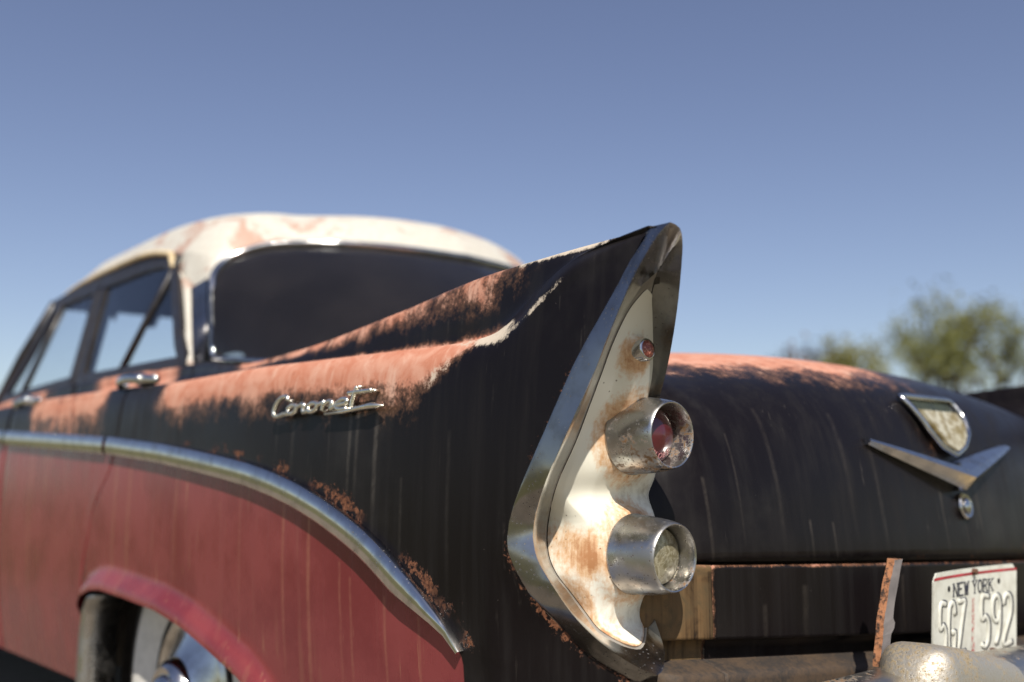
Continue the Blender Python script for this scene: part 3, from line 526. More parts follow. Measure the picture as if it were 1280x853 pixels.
    [(-0.8567, -0.1622, 1.016), (-0.861, -0.1587, 1.011), (-0.8651, -0.1553, 1.005), (-0.869, -0.152, 0.9988), (-0.8724, -0.1488, 0.9924), (-0.8751, -0.1457, 0.9856), (-0.8773, -0.1426, 0.9787), (-0.8792, -0.1396, 0.9716), (-0.8809, -0.1365, 0.9645), (-0.8824, -0.1334, 0.9573), (-0.884, -0.1305, 0.9501), (-0.8852, -0.1276, 0.9428), (-0.8863, -0.1247, 0.9355), (-0.8871, -0.1217, 0.9282), (-0.8878, -0.1186, 0.921), (-0.8886, -0.1156, 0.9139), (-0.8893, -0.1123, 0.9069), (-0.8896, -0.109, 0.8999), (-0.8899, -0.1055, 0.8931), (-0.8901, -0.102, 0.8863), (-0.8901, -0.09818, 0.8796), (-0.89, -0.09444, 0.8729), (-0.8899, -0.0907, 0.8662), (-0.8897, -0.08693, 0.8595), (-0.8896, -0.08309, 0.8528), (-0.8899, -0.0796, 0.8462), (-0.8903, -0.07604, 0.8396), (-0.8908, -0.07242, 0.8331), (-0.8914, -0.06879, 0.8266), (-0.8921, -0.06513, 0.8202), (-0.8926, -0.0613, 0.8138), (-0.8931, -0.05745, 0.8074), (-0.8933, -0.05357, 0.8011), (-0.8933, -0.04967, 0.7948), (-0.8929, -0.04574, 0.7886), (-0.8915, -0.04131, 0.7826), (-0.8896, -0.03677, 0.7769), (-0.8872, -0.03217, 0.7714), (-0.8845, -0.02757, 0.766), (-0.8817, -0.02303, 0.7606), (-0.8787, -0.0183, 0.7552), (-0.8758, -0.01379, 0.7494), (-0.8736, -0.009906, 0.743), (-0.8732, -0.008001, 0.7356), (-0.8748, -0.008884, 0.7281), (-0.8772, -0.011, 0.721), (-0.8781, -0.01248, 0.7162), (-0.8789, -0.01395, 0.7114), (-0.8797, -0.01554, 0.7067), (-0.8803, -0.01734, 0.702), (-0.8805, -0.01935, 0.6974), (-0.8805, -0.02168, 0.6929), (-0.8803, -0.02423, 0.6886), (-0.8798, -0.02695, 0.6844), (-0.8792, -0.02979, 0.6803), (-0.8775, -0.03187, 0.6762), (-0.8755, -0.03408, 0.6723), (-0.8734, -0.03637, 0.6684), (-0.8712, -0.03873, 0.6646), (-0.8692, -0.04114, 0.6608), (-0.8669, -0.04315, 0.6569), (-0.8647, -0.04519, 0.653), (-0.8627, -0.04727, 0.649), (-0.8606, -0.0494, 0.6451), (-0.8586, -0.05159, 0.6412), (-0.857, -0.05426, 0.6373), (-0.8556, -0.05702, 0.6336), (-0.8545, -0.05988, 0.6299), (-0.8535, -0.06281, 0.6262), (-0.8522, -0.06578, 0.6226), (-0.8511, -0.06934, 0.6192), (-0.8491, -0.07272, 0.616), (-0.8463, -0.07586, 0.613), (-0.8431, -0.07879, 0.6102), (-0.8396, -0.08159, 0.6076), (-0.836, -0.08428, 0.605), (-0.8322, -0.08688, 0.6026), (-0.8283, -0.08943, 0.6002), (-0.824, -0.09166, 0.5982), (-0.8193, -0.09345, 0.5966), (-0.8145, -0.09503, 0.5952), (-0.807, -0.09456, 0.5955), (-0.8001, -0.09231, 0.5973), (-0.7939, -0.08906, 0.6), (-0.7881, -0.08543, 0.6031), (-0.7826, -0.08154, 0.6064), (-0.7773, -0.07751, 0.6099), (-0.7722, -0.07337, 0.6134), (-0.7672, -0.06912, 0.6172), (-0.7626, -0.06475, 0.6211), (-0.7583, -0.06025, 0.6254), (-0.7546, -0.05554, 0.6299), (-0.7512, -0.05072, 0.6345), (-0.7479, -0.04594, 0.6393), (-0.7446, -0.04129, 0.6442), (-0.741, -0.03684, 0.6491), (-0.7372, -0.03249, 0.6538), (-0.7333, -0.02812, 0.6585), (-0.7292, -0.0238, 0.6631), (-0.7252, -0.01958, 0.6678), (-0.7212, -0.0155, 0.6728), (-0.7174, -0.01166, 0.678), (-0.7138, -0.00811, 0.6835), (-0.7106, -0.004995, 0.6895), (-0.7074, -0.001992, 0.6956), (-0.7041, 0.0009119, 0.7017), (-0.701, 0.003627, 0.708), (-0.6981, 0.005955, 0.7145), (-0.6958, 0.007783, 0.7214), (-0.6945, 0.008629, 0.7287), (-0.6945, 0.008202, 0.7362), (-0.6963, 0.006221, 0.7432), (-0.6993, 0.003078, 0.7493), (-0.703, -0.0006264, 0.7546), (-0.707, -0.004601, 0.7596), (-0.7112, -0.008731, 0.7643), (-0.7154, -0.01295, 0.7688), (-0.7197, -0.01721, 0.7733), (-0.7239, -0.02148, 0.7778), (-0.7281, -0.02572, 0.7824), (-0.7321, -0.0299, 0.7871), (-0.7359, -0.03395, 0.7922), (-0.7395, -0.03787, 0.7975), (-0.743, -0.04173, 0.8029), (-0.7464, -0.04556, 0.8084), (-0.7498, -0.04937, 0.8139), (-0.7531, -0.05317, 0.8195), (-0.7563, -0.05696, 0.8251), (-0.7594, -0.06074, 0.8308), (-0.7625, -0.06453, 0.8365), (-0.7655, -0.06833, 0.8422), (-0.7684, -0.07215, 0.848), (-0.7711, -0.076, 0.8539), (-0.7736, -0.07991, 0.8598), (-0.7757, -0.08388, 0.8658), (-0.7775, -0.08789, 0.8719), (-0.779, -0.09189, 0.878), (-0.7804, -0.09584, 0.8843), (-0.7819, -0.09968, 0.8906), (-0.7836, -0.1034, 0.8968), (-0.7857, -0.1069, 0.9031), (-0.788, -0.1103, 0.9094), (-0.7903, -0.1136, 0.9157), (-0.7927, -0.1169, 0.9221), (-0.7952, -0.1201, 0.9284), (-0.7977, -0.1232, 0.9348), (-0.8001, -0.1262, 0.9412), (-0.8026, -0.1293, 0.9476), (-0.805, -0.1322, 0.9541), (-0.8073, -0.1351, 0.9606), (-0.8097, -0.1378, 0.9672), (-0.8122, -0.1405, 0.9738), (-0.815, -0.1432, 0.9802), (-0.8184, -0.1459, 0.9863), (-0.8224, -0.1487, 0.992), (-0.8269, -0.1514, 0.9974), (-0.8319, -0.154, 1.002), (-0.8373, -0.1565, 1.007), (-0.8433, -0.1587, 1.011), (-0.8499, -0.1605, 1.014)])]
BACK = L_out.copy(); BACK[:, 1] += .05+.13*ss(84, 96, np.arange(len(BACK)))*ss(158, 150, np.arange(len(BACK))); cx = BACK[:, 0].mean(); BACK[:, 0] += .012*np.sign(cx-BACK[:, 0])
def ringmesh(rings_):
    V = np.vstack(rings_); return list(V), grid_faces(len(rings_), len(rings_[0]), True)
def lerp(a, b, t): return a+(b-a)*t
nrm_out = lerp(L_out, L_rim, .5); 
mid1 = lerp(L_out, L_rim, .12); mid1[:, 1] -= .0006
mid2 = lerp(L_out, L_rim, .6); mid2[:, 1] -= .0006
mid3 = lerp(L_out, L_rim, .93); mid3[:, 1] -= .0006
in1 = lerp(L_rim, L_inn, .06); in1[:, 1] -= .0005
in2 = lerp(L_rim, L_inn, .5); in2[:, 1] += .002
for mirror in (False, True):
    V, F = ringmesh([BACK, L_out, mid1, mid2, mid3, L_rim, in1, in2, L_inn]); F = flip(F)
    if mirror: V = mir(V); F = flip(F)
    part('tail_fin_bezel', V, F, CH_BEZ, autos=40, mats=[CH_BEZ, CH_SATIN], fmat=[0]*(5*NB)+[1]*(3*NB))
# ---- housing inside the bezel
TX, TZ = -.806, (.848, .704)
def rec(z): return .020+.020*ss(.90, 1.03, z)
def seg_d(x, z, a, b):
    a, b, p = np.array(a), np.array(b), np.array([x, z]); t = np.clip(((p-a)@(b-a))/((b-a)@(b-a)), 0, 1); return np.linalg.norm(p-(a+(b-a)*t))
def hY(x, z):
    base = g_f(z)+rec(z)+.006
    d = seg_d(x, z, (TX, TZ[1]), (TX, TZ[0]))
    r1 = ss(.118, .046, d)
    Yp = -.083+.016*math.exp(-((z-.776)/.022)**2)
    y = base+(min(Yp, base-.004)-base)*r1
    for tz in TZ:
        d2 = math.hypot(x-TX, z-tz); y += (-.088-y)*ss(.064, .046, d2)*(1 if y > -.088 else 0)
    d3 = seg_d(x, z, (TX-.006, TZ[0]), (TX-.040, .946)); wd = .05-.030*np.clip((z-TZ[0])/.1, 0, 1)
    y3 = base+(min(base-.02, -.100-.25*(z-.87))-base)*ss(wd, wd*.35, d3)
    y = min(y, y3)
    d4 = seg_d(x, z, (TX, TZ[1]), (TX-.004, .605)); wd = .086-.036*np.clip((TZ[1]-z)/.1, 0, 1)
    y = min(y, base+(min(-.088+.22*max(0, .70-z), base-.004)-base)*ss(wd, wd*.35, d4))
    return y
def housing(mirror):
    nr = 34; rings_ = []
    za, zb_ = .62, .965
    for k in np.linspace(0, 1, nr):
        rg = []
        for p in L_plt:
            t = np.clip((p[2]-za)/(zb_-za), 0, 1); zax = za+(zb_-za)*t; xax = np.interp(zax, [.62, .70, .86, .93, .965], [TX-.001, TX, TX-.006, -.838, -.847])
            x = p[0]+(xax-p[0])*k; z = p[2]+(zax-p[2])*k
            y = hY(x, z); rg.append((x, p[1]+(y-p[1])*ss(0, .06, k), z))
        rings_.append(np.array(rg))
    V = np.vstack(rings_); F = grid_faces(nr, NB, True, True)
    ry = min(hY(TX-.040+a, .946+b) for a in (-.012, 0, .012) for b in (-.012, 0, .012))
    # stains follow the seams and the flanks under each lamp
    X, Z = V[:, 0], V[:, 2]; st = np.zeros(len(V)); gr = np.zeros(len(V)); kk = np.repeat(np.linspace(0, 1, nr), NB)
    for tz in TZ:
        d = np.hypot(X-TX, Z-tz); st = np.maximum(st, ss(.085, .052, d)*.60)
    st = np.maximum(st, ss(.30, .05, kk)*ss(.72, .66, Z)*.72)
    st = np.maximum(st, np.exp(-((X+.868)/.016)**2-((Z-.70)/.045)**2)*.95)
    st = np.maximum(st, ss(.70, .62, Z)*.35); st = np.maximum(st, np.exp(-((X+.846)/.022)**2-((Z-.938)/.030)**2)*.95)
    gr = np.maximum(gr, ss(.69, .63, Z)*.55*ss(-.84, -.80, X)); gr = np.maximum(gr, np.exp(-((Z-.776)/.03)**2)*ss(-.83, -.80, X)*.6); gr = np.maximum(gr, ss(.88, 1.02, Z)*.25)  # browner at lower right, right between the lamps, and towards the top
    V2 = list(V)
    if mirror: V2 = mir(V2); F = flip(F)
    h = part('tail_lamp_housing', V2, F, CREAM, attrs=dict(stain=st, brown_tone=gr))
    Vg, Fg = ringmesh([L_inn, lerp(L_inn, L_plt, .5)+np.array([0, .001, 0]), L_plt+np.array([0, .0015, 0])]); Fg = flip(Fg)
    if mirror: Vg = mir(Vg); Fg = flip(Fg)
    part('gasket', Vg, Fg, GREYLIP, h)
    return h, ry
sg = lambda m: -1 if m else 1
LENS_RED = NM('red_lens'); _w = LENS_RED.vor(900)
LENS_RED.set(Base_Color=LENS_RED.mix(LENS_RED.noise(60, 5), (.085, .010, .017), (.055, .007, .012)), Roughness=.18, Coat_Weight=.6, Coat_Roughness=.08); LENS_RED.bump(_w, .08, .0006); LENS_RED = LENS_RED.m
M = NM('clear_lens')
_wv = M.n('ShaderNodeTexVoronoi'); _wv.inputs['Scale'].default_value = 420; M.lk(M.coords(), _wv.inputs[0])
_nn = M.noise(70, 5, .6, dist=2.2)
M.set(Base_Color=M.mix(M.step(_nn, .35, .68), (.20, .17, .10), (.46, .42, .31)), Roughness=.16, Metallic=.35, Coat_Weight=.7, Coat_Roughness=.06)
M.bump(M.math('ADD', M.math('MULTIPLY', _nn, 1.), M.math('MULTIPLY', _wv.outputs[0], .15)), .3, .002); LENS_CLR = M.m
M = NM('button_reflector'); _ck = M.n('ShaderNodeTexBrick')
_ck.inputs['Scale'].default_value = 220; M.lk(M.mapped((1, 1, 1)), _ck.inputs[0])
_v = M.vor(420); M.set(Base_Color=M.mix(M.step(_v, .25, .5), (.55, .24, .16), (.20, .05, .035)), Roughness=.3); M.bump(_v, .6, .001); REFL = M.m
TEXTW = simple('moulded_lettering', (.50, .22, .22), .3, var=.1)
def text_mesh(txt, size, extr=.0, bev=0., align='CENTER'):
    cu = bpy.data.curves.new('txt', 'FONT'); cu.body = txt; cu.size = size; cu.extrude = extr; cu.bevel_depth = bev
    cu.align_x = align; cu.align_y = 'CENTER'; cu.bevel_resolution = 2
    o = bpy.data.objects.new('txt', cu); COL.objects.link(o); dg = bpy.context.evaluated_depsgraph_get(); dg.update()
    me = bpy.data.meshes.new_from_object(o.evaluated_get(dg)); bpy.data.objects.remove(o); bpy.data.curves.remove(cu)
    V = np.array([v.co[:] for v in me.vertices]); F = [tuple(p.vertices) for p in me.polygons]; bpy.data.meshes.remove(me); return V, F
for mirror in (False, True):
    h, ry = housing(mirror); x0 = TX*sg(mirror)
    for i, tz in enumerate(TZ):
        c = np.array([x0, -.0885, tz]); ax = (0, -1, -.02)
        prof = [(.0515, -.004), (.0535, .0), (.0535, .003), (.0522, .0055), (.0518, .018), (.0504, .036), (.0480, .053), (.0455, .066), (.0442, .0695), (.0432, .0705), (.0418, .070), (.0408, .068), (.0398, .060), (.0385, .043), (.0375, .040), (.0, .038)]
        prof = [(r*.91, a*.93) for r, a in prof]
        V, F = lathe(prof, c, ax, 64)
        lamp = part('tail_light' if i == 0 else 'reverse_light', V, flip(F), CH_TUBE, autos=35)
        if i == 0: lp = [(.0376, .040), (.034, .0445), (.026, .049), (.016, .052), (.006, .0535), (.0003, .054)]
        else:
            lp = [(.0376, .040), (.036, .046)]
            for q in range(1, 30):
                r = .036*(1-q/30); lp.append((r+.0006, .046+.006*(1-(r/.036)**2)+(.0010 if q % 2 else -.0002)))
            lp.append((.0003, .052))
        lp = [(r*.91, a*.93) for r, a in lp]
        V, F = lathe(lp, c, ax, 64)
        part('lens', V, flip(F), LENS_RED if i == 0 else LENS_CLR, lamp)
        if i == 0:
            Vt, Ft = [], []
            for k, ch in enumerate('GLOBE'):
                v, f = text_mesh(ch, .0095, .0003); an = R(-90+(k-2)*17)
                r = .0250; e = np.array([math.cos(an+math.pi/2), math.sin(an+math.pi/2)]); rr = np.array([math.cos(an), math.sin(an)])
                V3 = []
                for a in v: 
                    q = rr*(r-a[1])+e*a[0]; rq = math.hypot(*q); V3.append(np.array([c[0]+q[0], c[1]-np.interp(rq/.91, [.016, .026, .034], [.0522, .0492, .0447])*.93-.0004-a[2], c[2]+q[1]-.001]))
                Vt, Ft = join((Vt, Ft), (V3, f))
            part('lettering', Vt, Ft, TEXTW, lamp, smooth=False)
    V, F = lathe([(.0108, .007), (.0126, .0068), (.0136, .005), (.0138, -.013)], (x0-.040*sg(mirror), ry+.003, .946), (0, -1, .1), 32)
    part('reflector_rim', V, F, CHROME, h)
    V, F = lathe([(.0002, .0105), (.006, .0095), (.0108, .007), (.0109, .004)], (x0-.040*sg(mirror), ry+.003, .946), (0, -1, .1), 32)
    part('reflector', V, F, REFL, h)

# ---- boot lid
prof = np.array([(.90, 1.050), (.70, 1.056), (.50, 1.056), (.33, 1.048), (.20, 1.035), (.10, 1.017), (.02, .993), (-.045, .957), (-.083, .910), (-.104, .855), (-.118, .79), (-.126, .73), (-.131, .69), (-.133, .6605)])
prof = smooth_chain(prof, 72)
xs = np.linspace(-1, 1, 91); HX = .745
V = []; rows_ = []
for (y, z) in prof:
    row = []
    for u in xs:
        x = HX*u; k = np.clip((z-.6605)/.39, 0, 1)
        dz = -.078*u*u*k-.075*ss(.86, 1.0, abs(u))**1.3*k-.042*x*(1-k)**2
        dy = .032*u*u*(1-k*.5)+.035*ss(.90, 1., abs(u))*(1-.6*k)
        yy = y+dy if y < .3 else y+.10*u*u*ss(.3, .9, y)
        row.append((x, yy, z+dz))
    rows_.append(row)
skirt = [(x, y+.03, z+.004) for x, y, z in rows_[-1]]; rows_.append(skirt)
A = np.array(rows_); n, m = A.shape[:2]; V = A.reshape(-1, 3)
X, Y, Z = A[..., 0], A[..., 1], A[..., 2]
wear = ss(.925, 1.01, Z)*ss(.22, -.25, X)*1.05+ss(.97, 1.03, Z)*ss(.4, .0, X)*.2
lid = part('boot_lid', V, grid_faces(n, m), PAINT, attrs=dict(red=np.full(X.size, -.05), orange=(wear*.95).ravel(), white=np.zeros(X.size), rust=(np.maximum(ss(.676, .668, Z)*.35, .6*np.exp(-((X+.045)/.05)**2-((Z-.852)/.035)**2))).ravel(), ochre=(ss(.72, .67, Z)*.22).ravel()))
# ---- rear panel below the lid, with a fold and a ledge
def zline(x): return .6600-.042*x
def zvb(x): return .540+np.where(np.asarray(x) < 0, -.076, -.035)*x
xs = np.unique(np.concatenate([np.linspace(-.80, .80, 121), [-.677, -.6745, -.672, -.6695, -.667, .677, .6745, .672, .6695, .667]]))
rows_ = []
for k in range(40):
    row = []
    for x in xs:
        u = x/.745; yb = -.1305+.031*u*u; t = k/39; zl, zb_ = zline(x)-.004, zvb(x)
        if k == 0: y, z = yb+.03, zl
        elif k == 1: y, z = yb+.002, zl
        elif k <= 26: q = (k-2)/24; y, z = yb, zl-.002+(zb_-zl+.002)*q
        elif k <= 29: q = (k-26)/3; y, z = yb+.006*q*3, zb_-.003*q
        elif k <= 31: q = (k-29)/2; y, z = yb+.020, zb_-.003-.024*q
        elif k <= 35: q = (k-31)/4; y, z = yb+.020-.036*q, zb_-.027-.014*q
        else: q = (k-35)/4; y, z = yb-.016-.003*q, zb_-.041-.035*q
        gr = min(abs(abs(x)-.672)/.0025, 1); y += .006*(1-gr)*(k > 0)
        y += .10*ss(.765, .80, abs(x)); row.append((x, y, z))
    rows_.append(row)
A = np.array(rows_); n, m = A.shape[:2]; X, Z = A[..., 0], A[..., 2]; kk = np.repeat(np.arange(40)[:, None], m, 1)
och = ss(-.668, -.674, X)*.78+ss(31, 33, kk)*.62+(kk < 4)*.25
rst = np.clip(1-np.abs(np.abs(X)-.672)/.004, 0, 1)*.55+(kk <= 2)*.62+ss(36, 39, kk)*.3
K = 31
rear = part('rear_panel', A[:K+1].reshape(-1, 3), grid_faces(K+1, m), PAINT, attrs={k: np.asarray(v).reshape(n, m)[:K+1].ravel() for k, v in dict(red=np.full(X.size, -.05), orange=(np.clip(1-np.abs(X+.672)/.004, 0, 1)*.7+(kk <= 2)*.5*ss(.1, -.4, X)), white=np.zeros(X.size), rust=rst, ochre=och).items()})
M = NM('rust_stained_sill'); _a = M.noise(16, 7, .68); _s = M.noise(1, 5, .65, sc=(34, 5, 5)); _f = M.noise(150, 5, .7)
_k = M.math('ADD', _a, M.math('ADD', M.math('MULTIPLY', M.math('SUBTRACT', _s, .5), .15), M.math('MULTIPLY', M.math('SUBTRACT', _f, .5), .5)))
M.set(Base_Color=M.mix(M.step(_k, .38, .66), M.mix(_f, (.020, .016, .013), (.034, .026, .020)), M.mix(_a, (.10, .058, .03), (.045, .032, .02))), Roughness=.75); M.bump(_f, .4, .001)
part('rear_sill', A[K:].reshape(-1, 3), grid_faces(n-K, m), M.m)
# dark inner structure behind gaps
V, F = join(box((0, .35, .72), (.70, .35, .20)), box((0, 2.5, .44), (.82, 2.0, .08)), box((0, 3.9, .72), (.66, .95, .22)))
part('under_body', V, F, DARK, smooth=False)

# ---- lid ornaments
def lid_y(x, z):
    i = np.argmin(np.abs(A_lid[..., 0]-x)+np.abs(A_lid[..., 2]-z)*2); return A_lid.reshape(-1, 3)[i, 1]
A_lid = np.array([v.co[:] for v in lid.data.vertices]).reshape(73, 91, 3)[:-1]
def surf_y(x, z):
    col_ = A_lid[:, int(round((x/HX+1)*45)), :]; o = np.argsort(col_[:, 2]); return float(np.interp(z, col_[o, 2], col_[o, 1]))
BX = -.008
M = NM('badge_gold'); _n = M.noise(55, 4, .6); M.set(Base_Color=M.mix(M.step(_n, .35, .65), (.86, .78, .55), (.40, .30, .12)), Roughness=.35, Metallic=.6); M.bump(_n, .8, .003); GOLD = M.m
OLIVE = simple('dark_enamel', (.03, .035, .015), .3)
# V: two tapering blades meeting at a ridge
V, F = [], []
for s in (-1, 1):
    st = []
    for t in np.linspace(0, 1, 12):
        x = BX+s*.262*t; zc = .800+.056*t; hh = .019*(1-t)**.8+.0062; y = surf_y(x, zc)-.002; pr = .030*(1-t)+.012
        st += [(x, y, zc+hh), (x, y-pr*.8, zc+hh*.45), (x, y-pr, zc-hh*.05), (x, y-pr*.55, zc-hh*.9), (x, y, zc-hh)]
    f = grid_faces(12, 5, True)+[tuple(range(55, 60))]
    V, F = join((V, F), (st, f if s > 0 else flip(f)))
V = [np.array(v) for v in V]
part('v_ornament', V, F, CHROME, lid, autos=30)
# crest: shield frame + relief
sh = np.array([(-.068, .935), (.062, .935), (.066, .905), (.056, .868), (.030, .838), (.0, .822), (-.030, .838), (-.048, .868), (-.060, .905)])
sh[:, 0] *= 1.45; sh[:, 0] += .015; sh[:, 1] = .838+(sh[:, 1]-.822)*.90
path = np.array([(BX+a, surf_y(BX+a, b)-.012, b) for a, b in resample(sh, 60, True)])
V, F = sweep(path, circ(.0055, 8), (0, 1, 0), True)
crest = part('crest_frame', V, F, CHROME, lid)
def shield(scale, zo, pr, name, mat, z0=.80, z1=1.):
    ctr = np.array([.015, .893]); q = resample(sh, 60, True); q = ctr+(q-ctr)*scale+np.array([0, zo]); q = np.clip(q, [-1, z0], [1, z1])
    rim_ = [(BX+a, surf_y(BX+a, b)-.006, b) for a, b in q]; fr = [(BX+a*.93, surf_y(BX+a, b)-pr, ctr[1]+(b-ctr[1])*.93) for a, b in q]
    V = rim_+fr+[np.mean(np.array(fr), 0)]; F = grid_faces(2, 60, True)+[(60+(k+1) % 60, 60+k, 120) for k in range(60)]
    part(name, V, flip(F), mat, crest, smooth=False)
shield(.92, .0, .010, 'crest_field', OLIVE)
shield(.74, -.010, .020, 'crest_relief', GOLD)
# lock
lz = .749; ly = surf_y(.012, lz)
V, F = lathe([(.023, 0), (.023, .006), (.020, .009), (.016, .008), (.014, .003), (.0125, .003), (.012, .010), (.009, .012), (.0003, .0125)], (.012, ly, lz), (0, -1, .15), 32)
part('lid_lock', V, F, CHROME, lid, autos=40)

# ---- number plate
PW, PH = .290, .152; PC = np.array([-.148, -.197, .582])
M = NM('plate_white'); _n = M.noise(40, 6, .7); _f = M.noise(9, 3)
_c = M.mix(M.step(_n, .4, .7), (.62, .62, .55), (.50, .49, .42)); M.set(Base_Color=M.mix(M.math('MULTIPLY', M.step(_n, .66, .74), .6), _c, (.25, .16, .10)), Roughness=.45); PLW = M.m
PRED = simple('plate_red', (.38, .03, .045), .45); PBLU = simple('plate_navy', (.018, .02, .035), .45, scale=90)
PREDW = NM('plate_worn_red'); _n = PREDW.noise(150, 6, .75); PREDW.set(Base_Color=PREDW.mix(PREDW.step(_n, .46, .56), (.55, .55, .48), (.40, .06, .06)), Roughness=.5); PREDW = PREDW.m
q = []
for cx_, cz_, a0 in ((PW/2-.012, PH/2-.012, 0), (-PW/2+.012, PH/2-.012, 90), (-PW/2+.012, -PH/2+.012, 180), (PW/2-.012, -PH/2+.012, 270)):
    for k in range(6): t = R(a0+k*18); q.append((cx_+.012*math.cos(t), cz_+.012*math.sin(t)))
tilt = R(-4)
def pl(x, d, z):
    """plate-local to world: x right, d out of the face, z up (slight warp of the sheet)"""
    w = .007*math.exp(-(x/.012)**2)*0+.010*(x/.15)**2
    return PC+np.array([x, -d-w+z*math.sin(tilt), z])
V = [pl(a, 0, b) for a, b in q]+[pl(a, .0025, b) for a, b in q]; n = len(q)
xs_ = np.linspace(-PW/2, PW/2, 25)
# front/back as strips so that the sheet can bend
def strip_face(d, rev):
    V, F = [], []
    for x in xs_:
        zz = PH/2 if abs(x) < PW/2-.012 else PH/2-.012+math.sqrt(max(0, .012**2-(abs(x)-PW/2+.012)**2))
        V += [pl(x, d, -zz), pl(x, d, zz)]
    F = [(2*k, 2*k+2, 2*k+3, 2*k+1) for k in range(24)]; return V, flip(F) if rev else F
Vf, Ff = strip_face(.0025, False); Vb, Fb = strip_face(0, True)
edge_F = []
o = len(Vf); cyc = [2*k for k in range(25)]+[2*k+1 for k in range(24, -1, -1)]
V = Vf+Vb; F = Ff+[tuple(o+i for i in f) for f in Fb]
for a, b in zip(cyc, cyc[1:]+cyc[:1]): F.append((a, o+a, o+b, b))
plate = part('number_plate', V, F, PLW, smooth=False)
def quadstrip(x0, x1, z0, z1, d, n=12):
    V = []
    for x in np.linspace(x0, x1, n+1): V += [pl(x, d, z0), pl(x, d, z1)]
    return V, [(2*k, 2*k+2, 2*k+3, 2*k+1) for k in range(n)]
V, F = join(quadstrip(-PW/2+.001, PW/2-.001, .0655, .0695, .0030), quadstrip(-PW/2+.02, PW/2-.012, -.0715, -.067, .0030))
part('red_line', V, F, PRED, plate, smooth=False)
V, F = quadstrip(.001, .010, -.060, .030, .0030, 4); part('worn_emblem', V, F, PREDW, plate, smooth=False)
def put_text(txt, size, xc, zc, sx, name, mat, d, ex=.0, bev=0., dx=0.):
    v, f = text_mesh(txt, size, ex, bev)
    V = [pl(xc+a[0]*sx+dx, d+a[2], zc+a[1]) for a in v]; part(name, V, f, mat, plate, smooth=False)
NARROW = {  # stroke polylines of the tall narrow figures, unit box 1 x 2
 '5': [[(.92, 2), (.12, 2), (.08, 1.12), (.5, 1.22), (.9, 1.0), (.98, .6), (.86, .18), (.5, 0), (.08, .12)]],
 'G': [[(.93, 1.50), (.80, 1.90), (.47, 2), (.14, 1.8), (.04, 1.0), (.14, .2), (.48, 0), (.86, .16), (.95, .45), (.96, .84), (.52, .84)]],
 'Z': [[(.05, 2), (.95, 2), (.05, 0), (1.0, 0)]],
 '9': [[(.95, 1.35), (.80, 1.05), (.45, .95), (.12, 1.15), (.05, 1.5), (.16, 1.86), (.5, 2), (.86, 1.85), (.96, 1.4), (.86, .5), (.45, 0)]],
 '2': [[(.06, 1.55), (.18, 1.88), (.5, 2), (.84, 1.86), (.95, 1.5), (.8, 1.05), (.05, 0), (1.0, 0)]]}
def figure(ch, xc, zc, w, h, off, rad, d, flat):
    V, F = [], []
    for pl_ in NARROW[ch]:
        pts = pl_ if ch == 'Z' else [tuple(v) for v in smooth_chain(pl_, 34)]
        if ch == 'Z': pts = [tuple(v) for v in resample(pl_, 40)]
        path = [pl(xc+(a-.5)*w+off, d, zc+(b-1)*h/2) for a, b in pts]
        V, F = join((V, F), sweep(path, circ(rad, 10, rad*flat), (0, -1, 0)))
    return V, F
for ch, x in zip('5GZ592', (-.108, -.073, -.037, .045, .081, .116)):
    Vd, Fd = figure(ch, x, -.010, .0265, .077, .0052, .0054, .0026, .25); part('figure_ink_shadow', Vd, Fd, PBLU, plate)  # leftover navy plus the figure's cast shadow, drawn as an offset dark copy
    Vw, Fw = figure(ch, x, -.010, .0265, .077, 0, .0041, .0030, .42); part('figure', Vw, Fw, PLW, plate)
# state name with serifs: plain letters plus small slabs
def serif_word(txt, xc, zc, h, w):
    L = {'N': [[(0, 0), (0, 1)], [(0, 1), (1, 0)], [(1, 0), (1, 1)]], 'E': [[(0, 0), (0, 1)], [(0, 1), (.9, 1)], [(0, .52), (.7, .52)], [(0, 0), (.95, 0)]],
         'W': [[(0, 1), (.28, 0)], [(.28, 0), (.5, .9)], [(.5, .9), (.74, 0)], [(.74, 0), (1, 1)]], 'Y': [[(0, 1), (.5, .5)], [(1, 1), (.5, .5)], [(.5, .5), (.5, 0)]],
         'O': [[(.5+.5*math.sin(t), .5+.5*math.cos(t)) for t in np.linspace(0, 2*math.pi, 17)]], 'R': [[(0, 0), (0, 1)], [(0, 1), (.6, 1), (.85, .9), (.9, .75), (.8, .58), (.5, .5), (0, .5)], [(.45, .5), (.95, 0)]],
         'K': [[(0, 0), (0, 1)], [(0, .4), (.9, 1)], [(.3, .6), (.95, 0)]]}
    V, F = [], []; n = len(txt); pitch = w/n
    for i, ch in enumerate(txt):
        x0 = xc-w/2+i*pitch; cw = pitch*.72
        for k, stq in enumerate(L[ch]):
            thick = .0017 if (k == 0 or ch in 'WO') else .0012
            P_ = [pl(x0+a*cw, .0029, zc+(b-.5)*h) for a, b in (stq if len(stq) > 2 else resample(stq, 4))]
            V, F = join((V, F), sweep(P_, circ(thick, 6, .0008), (0, -1, 0)))
            if len(stq) == 2:
                for a, b in stq:
                    if b in (0, 1): V, F = join((V, F), sweep([pl(x0+a*cw-.0032, .0029, zc+(b-.5)*h), pl(x0+a*cw+.0032, .0029, zc+(b-.5)*h)], circ(.0008, 6), (0, 0, 1)))
    return V, F
V, F = join(serif_word('NEW', -.036, .0465, .019, .060), serif_word('YORK', .040, .0465, .019, .072))
part('state_name', V, F, PBLU, plate, smooth=False)
for bx, bz in ((-.084, .050), (.090, .051)):
    V, F = lathe([(.0002, .0034), (.0042, .0033), (.0045, .0025)], pl(bx, 0, bz), (0, -1, 0), 16); part('bolt_hole', V, F, DARK, plate)
